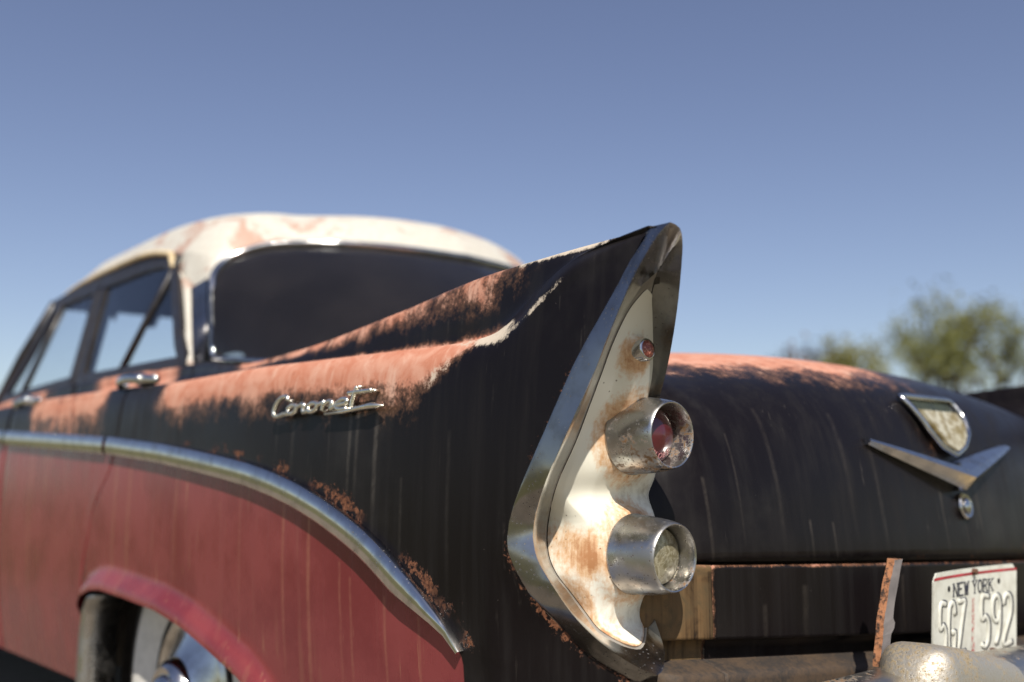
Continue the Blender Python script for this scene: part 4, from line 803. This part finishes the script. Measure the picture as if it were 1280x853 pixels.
for bx, bz, r in ((.005, .070, .005), (.066, -.058, .006)):
    V, F = lathe([(.0002, .010), (r, .009), (r+.0008, .003), (r+.0008, -.004)], pl(bx, 0, bz), (0, -1, 0), 6); part('rusty_bolt', V, F, RUST_DK, plate, smooth=False)
V, F = box(PC+np.array([.02, .02, -.075]), (.05, .018, .008)); bevel(part('plate_bracket', V, F, CH_RUST, plate, smooth=False))

# ---- bumper with guards
path = []
for x, y in smooth_chain([(-.985, .16), (-.985, .04), (-.955, -.06), (-.90, -.13), (-.80, -.19), (-.5, -.235), (0, -.25), (.5, -.235), (.80, -.19), (.90, -.13), (.955, -.06), (.985, .04), (.985, .16)], 110): path.append((x, y, float(np.interp(x, [-.99, -.80, -.45, 0, .6], [.415, .436, .450, .432, .42]))))
bp = [(.02, .095), (.0, .105), (-.035, .100), (-.060, .075), (-.070, .035), (-.068, -.02), (-.055, -.065), (-.03, -.09), (.02, -.09)]
V, F = sweep(path, [(-a, b) for a, b in bp], (0, 0, 1))
bumper = part('rear_bumper', V, F, CH_RUST, autos=60)
def guard(mirror):
    # a bullet lying over the bar: tall blunt outer end, sloping down to the middle
    V = []; n1, n2 = 40, 36; x0, x1 = -.515, -.185
    for i in range(n1):
        t = i/(n1-1); e = (math.sin(math.pi*min(t/.16, 1)/2) if t < .16 else (1 if t < .72 else math.cos(math.pi/2*((t-.72)/.28))))**.65 if True else 1
        x = x0+(x1-x0)*t; top = .586-.072*max(0, t-.12)**1.25; bot = .38
        zc, hz = (top+bot)/2, (top-bot)/2; yc, hy = -.272, .055
        if t < .16: e = max(.0, math.sin(math.pi/2*t/.16))**.55
        for k in range(n2):
            a = 2*math.pi*k/n2; ca, sa = math.cos(a), math.sin(a); p_ = .50
            V.append((x, yc+hy*math.copysign(abs(ca)**p_, ca)*(.25+.75*e if t < .16 else max(e, .02)), zc-hz*(1-max(e, .02) if t > .5 else (1-max(e, .02))*.35)*.55+hz*math.copysign(abs(sa)**p_, sa)*((.70+.30*e) if t < .16 else max(e, .03))))
    F = grid_faces(n1, n2, True)+[tuple(range(n2))[::-1], tuple((n1-1)*n2+k for k in range(n2))]
    if mirror: V = mir(V); F = flip(F)
    part('bumper_guard', V, F, PATINA, bumper, autos=70)
guard(False); guard(True)
# rusted upright strip standing behind the guard
pts = smooth_chain([(-.447, -.2, .545), (-.436, -.2, .585), (-.424, -.2, .62), (-.408, -.2, .655), (-.393, -.2, .684)], 22); V = []
for i, p in enumerate(pts):
    wl = .010+.001*math.sin(i*.9); nub = .010*math.exp(-((i-7.5)/.8)**2); e = .0012*math.sin(i*2.9)
    V += [p+np.array([-wl+.002, -.001, 0]), p+np.array([-wl+.003+e, -.0115, e]), p+np.array([wl*.5+.005+nub, -.0145, 0]), p+np.array([wl*.5+.006+nub, .0, 0]), p+np.array([wl*.5, .006, 0])]
F = grid_faces(22, 5, True)+[(4, 3, 2, 1, 0), tuple(21*5+k for k in range(5))]
fm = []
for i in range(21): fm += [0, 1, 1, 1, 0]
_b = part('broken_guard_strip', V, F, RUSTY, bumper, smooth=False, mats=[RUSTY, WOODGREY], fmat=fm+[0, 0]); _b['label'] = 'rusty bent upright strip behind the bumper guard'

# ---- script badge on the fin
def badge(mirror):
    par = sides['quarter_panel', mirror]; yA, yB, zA, zB = .548, .262, .895, .895
    def pt(u, v, out=.012):
        y = yA+(yB-yA)*u; z = .8945+v*.0315; y -= v*.012; return np.array([-(wsurf(y, z)+out), y, z])
    strokes = [
      [(.135, .78), (.12, .98), (.075, 1.02), (.03, .85), (.005, .5), (.02, .12), (.07, .02), (.13, .12)],       # C
      [(.13, .12), (.18, .12), (.165, .35), (.20, .52), (.25, .45), (.255, .2), (.215, .08), (.175, .2)],        # o
      [(.245, .42), (.29, .44), (.31, .52), (.335, .46), (.335, .28), (.345, .10)],                               # r
      [(.345, .10), (.395, .16), (.385, .38), (.42, .52), (.47, .44), (.47, .2), (.425, .08), (.39, .2)],         # o
      [(.47, .42), (.52, .45), (.535, .52), (.54, .1)], [(.54, .35), (.585, .52), (.62, .42), (.62, .10)],        # n
      [(.62, .12), (.67, .28), (.76, .34), (.745, .54), (.70, .52), (.665, .3), (.70, .08), (.78, .08)],          # e
      [(.815, 1.05), (.81, .5), (.815, .12)], [(.755, .78), (.83, .80), (.96, .80)]]                               # t
    V, F = [], []
    for s_ in strokes:
        path = [pt(u, v) for u, v in smooth_chain(s_, 26)]; V, F = join((V, F), sweep(path, circ(.0036, 8, .0042), (-1, 0, 0)))
        for u, v in (s_[0], s_[-1]): V, F = join((V, F), sweep([pt(u, v, -.002), pt(u, v, .011)], circ(.0022, 6), (0, 1, 0)))
    path = [pt(u, v) for u, v in [(.58, -.10), (.75, -.06), (.92, .06), (1.0, .10), (1.10, .06)]]
    V, F = join((V, F), sweep(path, circ(.0034, 8, .0046), (-1, 0, 0), scale=[.6, .9, 1.2, 1.5, .3]))
    if mirror:
        V = [v+np.array([0, 0, 0]) for v in V]; V = mir(V); F = flip(F)
    part('script_badge', V, F, BADGE, par)
BADGE = make_chrome('badge_chrome', .85, .24, .1, tint=(1, .95, .82))
badge(False); badge(True)

# ---- door handles
for mirror in (False, True):
    for y, nm in ((1.245, 'rear_door'), (1.99, 'front_door')):
        z = 1.006; pts = [(y+.10-.2*t, z+.006*math.sin(math.pi*t)) for t in np.linspace(0, 1, 14)]
        path = [(-(wsurf(a, b)+.004+.030*math.sin(math.pi*min(1, k/13*1.1))**.6), a, b) for k, (a, b) in enumerate(pts)]
        V, F = join(sweep(path, circ(.007, 8, .010), (0, 0, 1)), lathe([(.0003, .036), (.010, .034), (.014, .026), (.014, .0), (.018, -.004)], (-(wsurf(y-.055, z)-.001), y-.055, z), (-1, 0, .1), 20),
                    lathe([(.0003, .012), (.012, .011), (.016, .0)], (-(wsurf(y+.095, z)-.001), y+.095, z), (-1, 0, .1), 20))
        if mirror: V = mir(V); F = flip(F)
        part('door_handle', V, F, CHROME, sides[nm, mirror])

# ---- wheels
def wheel(y, mirror):
    xo = -.87; zc = GZ+.362; s = sg(mirror); c = np.array([xo*s, y, zc]); ax = (-s, 0, 0)
    V, F = lathe([(.19, -.10), (.30, -.17), (.345, -.155), (.355, -.12), (.355, -.06), (.345, -.02), (.318, .0), (.275, .012)], c, ax, 56)
    t = part('wheel', V, F, RUBBER)
    V, F = lathe([(.276, .0125), (.24, .016), (.205, .012), (.178, .002)], c, ax, 56); part('whitewall', V, F, WHITEWALL, t)
    V, F = lathe([(.178, .0025), (.172, -.006), (.163, -.012)], c, ax, 56); part('tyre_bead', V, F, RUBBER, t)
    V, F = lathe([(.163, -.012), (.160, .006), (.148, .012), (.138, .004), (.110, .014), (.075, .036), (.070, .052), (.058, .062), (.045, .060), (.040, .070), (.028, .078), (.022, .072), (.0005, .074)], c, ax, 64); part('hubcap', V, F, CHROME, t, autos=40)
    V, F = lathe([(.163, -.012), (.163, -.13), (.001, -.13)], c, ax, 32); part('rim', V, F, DARK, t)
    V = []
    for k in range(25):
        a = math.pi*(k/24*1.06-.03)
        for r_, d_ in ((.43, -.02), (.43, -.32), (.02, -.32)): V.append((c[0]-s*d_*-1 if False else c[0]+s*(-d_)*1., y+r_*math.cos(a), zc-.06+r_*math.sin(a)))
    part('wheel_well', V, grid_faces(25, 3), DARK, t)
for mirror in (False, True):
    for y in (1.0, 4.12): wheel(y, mirror)
# arch gravel guards (chrome, in front of the rear wheel)
for mirror in (False, True):
    V = []; n = 18
    for i, z in enumerate(np.linspace(.345, .548, n)):
        y = float(np.interp(z, [.345, .46, .51, .548], [1.398, 1.396, 1.388, 1.360])); w = .950
        for a, b in ((.010, -.002), (.008, .006), (-.002, .008), (-.010, .004), (-.014, -.010), (-.016, -.07)): V.append((-(w+b), y+a, z))
    F = grid_faces(n, 6)
    if mirror: V = mir(V); F = flip(F)
    part('gravel_guard', V, F, CH_TUBE, sides['quarter_panel', mirror], autos=50, solid=.002)

# ---- roof
def both(ch):  # left chain centre->... mirrored to a full chain
    ch = np.asarray(ch, float); r = ch.copy(); r[:, 0] *= -1; return r
GT = np.array([(0, 1.24, 1.42), (-.20, 1.27, 1.42), (-.35, 1.33, 1.42), (-.50, 1.43, 1.413), (-.58, 1.475, 1.385), (-.63, 1.485, 1.348), (-.655, 1.47, 1.312)])
GB = np.array([(0, .86, 1.045), (-.25, .88, 1.05), (-.42, .93, 1.05), (-.55, 1.02, 1.055), (-.63, 1.15, 1.062), (-.67, 1.28, 1.075), (-.690, 1.37, 1.085)])
RL = np.array([(-0.669, 1.562, 1.295), (-0.6725, 1.595, 1.313), (-0.668, 1.628, 1.32), (-0.656, 1.689, 1.382), (-0.653, 1.722, 1.417), (-.65, 1.85, 1.440), (-.65, 1.98, 1.449), (-.645, 2.24, 1.451), (-.64, 2.50, 1.447), (-.63, 2.70, 1.430), (-.60, 2.78, 1.425), (-.40, 2.84, 1.445), (0, 2.87, 1.455)])
RB = np.vstack([GT[:5], [(-.630, 1.505, 1.382), (-.650, 1.575, 1.394), (-.654, 1.66, 1.413)], RL[5:]])   # smooth roof edge over the corner
left = smooth_chain(RB, 130)
loop = np.vstack([left, both(left)[::-1][1:-1]]); n = len(loop)
def roof_grid(dz=0, inset=0., nt_=26):
    rows_ = []
    for t in np.linspace(1, 0, nt_):
        row = []
        for b in loop:
            s = np.array([0, 1.95+.42*math.tanh((b[1]-1.95)/.8), 1.560]); p = s+(b-s)*t; q_ = 5.5+9*ss(1.38, 1.95, b[1])*ss(2.8, 2.45, b[1])*ss(.45, .66, abs(b[0])); zz = b[2]+(s[2]-b[2])*(1-t**q_)
            row.append((p[0]*(1-inset), p[1], zz-dz))
        rows_.append(row)
    return np.array(rows_)
A = roof_grid(); V = A.reshape(-1, 3)
roof = part('roof', V, grid_faces(A.shape[0], n, True), ROOFP)
A = roof_grid(.022, .012); part('headliner', A.reshape(-1, 3), grid_faces(A.shape[0], n, True, True), LINING, roof)
# drip rail and pillars
_up = smooth_chain(np.vstack([GT[4:5], RB[5:8], RL[5:6]]), 40)
_lo = smooth_chain(np.vstack([GT[4:], RL[0:6]]), 40)
PF = np.array([(-0.653, 1.722, 1.417), (-0.668, 1.628, 1.32), (-0.7, 1.516, 1.203), (-0.745, 1.391, 1.09), (-0.752, 1.368, 1.066)])
PR = np.array([(-0.669, 1.562, 1.295), (-0.7, 1.479, 1.198), (-0.743, 1.363, 1.088), (-0.75, 1.34, 1.064)])
PFs, PRs = smooth_chain(PF, 24), smooth_chain(PR, 24)
for mirror in (False, True):
    V = []
    for a, b in zip(PFs, PRs):
        for t in (0, .15, .5, .85, 1): q = a+(b-a)*t; q = q+np.array([-.008*(1-(2*t-1)**2), 0, 0]); V.append(q)
    F = flip(grid_faces(24, 5))
    if mirror: V = mir(V); F = flip(F)
    part('rear_pillar', V, F, ROOFP, roof, solid=.006)
    V = [a+(b-a)*t for t in np.linspace(0, 1, 8) for a, b in zip(_up, _lo)]; F = grid_faces(8, 40)
    if mirror: V = mir(V); F = flip(F)
    part('roof_corner', V, F, ROOFP, roof)
    dr = np.vstack([PFs[:4][::-1], smooth_chain(RL[4:11], 50)[1:]])
    dr = resample(dr, 110)+np.array([-.006, 0, .0]); dr[:, 0] -= .003*ss(1.42, 1.36, dr[:, 2])*ss(1.80, 1.68, dr[:, 1])
    V, F = sweep(dr, [(-.007, -.004), (.007, -.004), (.008, .008), (0, .013), (-.007, .008)], (-1, 0, 0))
    if mirror: V = mir(V); F = flip(F)
    part('drip_rail', V, F, CREAMTRIM, roof)
    # ribbed trim plate between pillar and rear glass
    E = smooth_chain(np.array([GT[-1], (-.668, 1.44, 1.24), (-.680, 1.40, 1.15), GB[-1]])+np.array([-.004, 0.012, 0]), 48)
    PR2 = smooth_chain(PR, 48); V = []; cols_ = 21
    for i in range(48):
        for k in range(cols_):
            t = k/(cols_-1); q = PR2[i]+(E[i]-PR2[i])*t; rb = .0035*max(0, math.sin(i*1.9))*(.05 < t < .60)*(i > 6)*(1 if t < .55 else .3)
            V.append(q+np.array([-.002-rb, 0, 0]))
    F = flip(grid_faces(48, cols_))
    if mirror: V = mir(V); F = flip(F)
    part('ribbed_trim_plate', V, F, CH_BEZ, roof, smooth=True)
# rear glass
gt, gb = smooth_chain(GT, 48), smooth_chain(GB, 48)
gt2 = np.vstack([gt[::-1], both(gt)[1:]]); gb2 = np.vstack([gb[::-1], both(gb)[1:]]); m = len(gt2); V = []
for t in np.linspace(0, 1, 14):
    for a, b in zip(gb2, gt2):
        q = b*t+a*(1-t); out = .045*4*t*(1-t)*.5; nn = np.array([q[0]*.9, -.6, .4]); nn /= np.linalg.norm(nn); V.append(q+nn*out)
part('rear_window', V, grid_faces(14, m, False), GLASS_R)
edge = np.vstack([gt2, ])
lft = smooth_chain(np.array([GT[-1], (-.668, 1.44, 1.24), (-.680, 1.40, 1.15), GB[-1]]), 20)
lp = np.vstack([gb2, both(lft)[::-1][1:-1], gt2[::-1], lft[1:-1]])
lp = resample(lp, 300, True)+np.array([0, -.006, .002])
V, F = sweep(lp, circ(.011, 10, .009), (0, .5, 1), True)
part('rear_window_trim', V, F, CHROME)
# parcel shelf, seats, deck behind the glass
V, F = join(box((0, 1.05, 1.00), (.66, .28, .012)), box((0, 1.42, .80), (.66, .09, .23)), box((0, 1.75, .60), (.66, .26, .10)), box((0, 2.55, .60), (.66, .26, .10)), box((0, 2.32, .76), (.66, .08, .18)))
bevel(part('seats', V, F, SEAT, smooth=False), .03, 3)
# cowl, dashboard, bonnet
V = []; xs = np.linspace(-.80, .80, 31); ys = [3.02, 3.2, 3.6, 4.0, 4.4, 4.75, 4.95, 5.05, 5.08]
for y in ys:
    for x in xs:
        u = x/.80; V.append((x*(1-.12*ss(4.6, 5.08, y)), y, float(np.interp(y, [3.0, 3.4, 4.6, 4.95, 5.08], [1.05, 1.04, 1.0, .95, .82]))-.06*u*u))
part('bonnet', V, grid_faces(len(ys), 31, False, True), PAINT, attrs=dict(red=[-.05]*len(V), orange=[.2]*len(V), white=[0]*len(V), rust=[0]*len(V), ochre=[0]*len(V)))
V, F = box((0, 2.98, .95), (.70, .10, .08)); bevel(part('dashboard', V, F, SEAT, smooth=False), .03)
V = []
for z in np.linspace(.42, .88, 12):
    for x in np.linspace(-.78, .78, 41): V.append((x, 5.05-.10*(x/.8)**2+.03*math.sin(z*60), z))
grille = part('grille', V, grid_faces(12, 41, False, True), CHROME)
path = [(x, 5.14-.22*(x/.95)**4, .42) for x in np.linspace(-.95, .95, 60)]; V, F = sweep(path, circ(.05, 12, .085), (0, 0, 1)); part('front_bumper', V, F, CHROME)
for s in (-1, 1):
    V, F = lathe([(.10, -.06), (.105, 0), (.095, .01), (.085, .0), (.06, .018), (.001, .026)], (s*.70, 5.02, .80), (0, 1, 0), 32); part('headlight', V, flip(F), CHROME)
# windscreen and pillars
WB = [(-.74, 3.02, 1.06), (-.70, 3.12, 1.05), (-.45, 3.20, 1.05), (0, 3.24, 1.05), (.45, 3.20, 1.05), (.70, 3.12, 1.05), (.74, 3.02, 1.06)]
WT = [(-.615, 2.76, 1.425), (-.58, 2.79, 1.427), (-.38, 2.84, 1.44), (0, 2.87, 1.45), (.38, 2.84, 1.44), (.58, 2.79, 1.427), (.615, 2.76, 1.425)]
wb, wt = smooth_chain(WB, 40), smooth_chain(WT, 40); V = []
for t in np.linspace(0, 1, 8):
    for a, b in zip(wb, wt): V.append(a*(1-t)+b*t)
part('windscreen', V, grid_faces(8, 40), GLASS)
for s in (-1, 1):
    V, F = sweep([(s*.755, 2.99, 1.05), (s*.70, 2.90, 1.24), (s*.64, 2.77, 1.42)], circ(.022, 8), (0, 1, 0)); part('windscreen_pillar', V, F, BLACKTRIM, roof)
# ---- side windows: frames in the inclined plane of the glass
def wp(y, z, out=0.): # point in the window plane
    t = (z-1.06)/(1.43-1.06); return np.array([-(.762+(.648-.762)*t)-out, y, z])
RW = [(1.375, 1.075), (1.46, 1.14), (1.565, 1.25), (1.63, 1.32), (1.69, 1.375), (1.76, 1.402), (1.88, 1.412), (2.24, 1.412), (2.19, 1.25), (2.115, 1.088)]
FW = [(2.20, 1.09), (2.255, 1.25), (2.31, 1.412), (2.60, 1.405), (2.70, 1.385), (2.78, 1.25), (2.92, 1.075)]
for mirror in (False, True):
    for nm, Q, corner in (('rear_door', RW, 1), ('front_door', FW, 0)):
        ch = resample(np.array(Q), 120, True); path = [wp(a, b, .002) for a, b in ch]
        V, F = sweep(path, [(-.018, -.010), (.020, -.010), (.020, .003), (.0, .006), (-.018, .003)], (-1, 0, .25), True)
        # divider bar of the quarter light / vent
        bar = [wp(1.665, 1.405, .0), wp(1.745, 1.23, .0), wp(1.80, 1.09, .0)] if nm == 'rear_door' else [wp(2.62, 1.40, 0), wp(2.70, 1.08, 0)]
        V2, F2 = sweep(bar, circ(.010, 8), (0, 1, 0))
        if mirror: V = mir(V); F = flip(F); V2 = mir(V2); F2 = flip(F2)
        part('window_frame', V, F, BLACKTRIM, sides[nm, mirror], autos=40)
        part('window_bar', V2, F2, BLACKTRIM, sides[nm, mirror])
        c0 = np.mean([wp(a, b) for a, b in ch], 0); V = [wp(a, b, -.004) for a, b in ch]+[c0]; F = [(k, (k+1) % 120, 120) for k in range(120)]
        if mirror: V = mir(V)
        part('window_glass', V, F, GLASS, sides[nm, mirror], smooth=False)
    # belt filler and B pillar inside
    V, F = join(sweep([wp(2.16, 1.05, -.02), wp(2.28, 1.43, -.02)], [(-.035, -.02), (.035, -.02), (.035, .02), (-.035, .02)], (-1, 0, 0)))
    if mirror: V = mir(V); F = flip(F)
    part('centre_pillar', V, F, BLACKTRIM, roof, smooth=False)
    # dark top rail filling between the frames and the drip rail
    V = []
    ys = np.linspace(1.70, 2.74, 30)
    for y in ys:
        zt = float(np.interp(y, RL[4:10, 1], RL[4:10, 2])); V += [wp(y, min(1.405, zt-.03), .004), np.array([-.652, y, zt])]
    F = [(2*k, 2*k+1, 2*k+3, 2*k+2) for k in range(29)]
    if mirror: V = mir(V); F = flip(F)
    part('window_top_rail', V, F, BLACKTRIM, roof, smooth=False, solid=.004)
# torn cloth hanging from the lining, lengthened to block windscreen light behind rear glass
V = []; n = 46
for k in range(n):
    x = -.60+1.2*k/(n-1); d = .10+.32*ss(-.20, -.16, x)*(1-.50*ss(-.13, -.11, x)*ss(.02, .0, x))+.05*math.sin(k*.9)+.04*math.sin(k*2.3+1)+(.07 if 12 < k < 17 else 0)+(.05 if 28 < k < 31 else 0)
    for t in np.linspace(0, 1, 5): V.append((x, 2.55+.03*math.sin(k*.7+t*2), 1.50-d*t))
part('torn_lining', V, grid_faces(n, 5), LINING, roof, solid=.004)

# ================================================================== trees
BARK = simple('bark', (.055, .045, .035), .95, scale=8)
def leaf_mat(name, a, b):
    M = NM(name); n = M.noise(1.2, 4)
    oi = M.n('ShaderNodeObjectInfo'); M.set(Base_Color=M.mix(M.step(n, .35, .65), a, b), Roughness=.6)
    M.b.inputs['Subsurface Weight'].default_value = 0
    tr = M.n('ShaderNodeBsdfTranslucent'); tr.inputs[0].default_value = (*b, 1); mx = M.n('ShaderNodeMixShader'); mx.inputs[0].default_value = .35
    M.lk(M.b.outputs[0], mx.inputs[1]); M.lk(tr.outputs[0], mx.inputs[2]); M.lk(mx.outputs[0], M.t.nodes['Material Output'].inputs[0]); return M.m
LEAF = leaf_mat('spring_leaves', (.15, .155, .045), (.25, .25, .085))
LEAF2 = leaf_mat('yellow_green_leaves', (.18, .17, .035), (.28, .26, .08))
TWIG = simple('bare_twigs', (.10, .075, .065), .9)
def tree(loc, h, spread, label, name='broadleaf_tree', leaves=2600, mat=None, seed=1, trunk_h=.25, tufts=34, lsize=.16):
    rng = random.Random(seed); o = empty(name, loc, rng.random()*6, label=label, cat='tree', group='trees beyond the car')
    V, F = [], []; tips = []
    def limb(p, d, L, r, depth):
        pts = [p]; q = p
        for k in range(4):
            d = (d+np.array([rng.gauss(0, .14), rng.gauss(0, .14), rng.gauss(.05, .08)])); d = d/np.linalg.norm(d); q = q+d*L/4; pts.append(q)
        nonlocal V, F
        V, F = join((V, F), sweep(pts, circ(1, 6), (.3, 1, .1), scale=[r*(1-.13*k) for k in range(5)]))
        if depth == 0: tips.append((pts[-1], L)); tips.append((pts[-2], L)); return
        for k in range(rng.choice((2, 3, 3))):
            a = rng.random()*6.28; e = d*(.75+.2*rng.random())+np.array([math.cos(a), math.sin(a), .25])*(.55*spread); e /= np.linalg.norm(e)
            limb(pts[rng.choice((2, 3, 4))], e, L*rng.uniform(.62, .85), r*.55, depth-1)
    limb(np.array([0, 0, -.1]), np.array([0, 0, 1.]), h*trunk_h+.1, h*.026, 0); base = tips[0][0]-np.array([0, 0, .12]); tips.clear()
    for k in range(4):
        a = k*1.57+rng.random(); limb(base, np.array([math.cos(a)*.5*spread, math.sin(a)*.5*spread, 1.]), h*.30, h*.016, 3 if leaves < 400 else 2)
    zmax = max(v[2] for v in V); sc = h*.97/zmax; V = [np.array([v[0]*sc, v[1]*sc, v[2]*sc]) for v in V]; tips = [(t*sc, L) for t, L in tips]
    mk('trunk', V, F, BARK if leaves else TWIG, o)
    V, F = [], []
    rng2 = np.random.RandomState(seed)
    per = max(1, int(leaves/len(tips))) if leaves else 0
    for t, L in tips:
        dens = rng2.uniform(.3, 1.6)
        for k in range(int(per*dens)):
            c = t+rng2.normal(0, 1, 3)*np.array([.042, .042, .045])*h; a, b = rng2.normal(0, 1, 3), rng2.normal(0, 1, 3); a /= np.linalg.norm(a); b -= a*(a@b); b /= np.linalg.norm(b)
            s = lsize*rng2.uniform(.6, 1.3); i = len(V); V += [c-a*s*.5, c+b*s*.32, c+a*s*.5, c-b*s*.32]; F.append((i, i+1, i+2, i+3))
    if leaves: mk('crown', V, F, mat, o, smooth=False)
    return o
tree((28.93, 13.76, GZ), 6.3, .85, 'left of the two tall trees at the right edge, sparse olive spring leaves', leaves=2700, mat=LEAF, seed=3)
tree((31.46, 13.00, GZ), 7.0, .9, 'tallest tree at the right edge, thick dark trunk and sparse olive leaves', leaves=3300, mat=LEAF, seed=8)
tree((52.17, 29.70, GZ), 9.2, 1.0, 'yellow green tree rising just above the boot lid', leaves=4500, mat=LEAF2, seed=5, lsize=.25)
tree((57.55, 36.28, GZ), 11.0, .6, 'small bare purple grey tree left of the yellow green one', name='bare_tree', leaves=399, mat=TWIG, seed=12, lsize=.5)
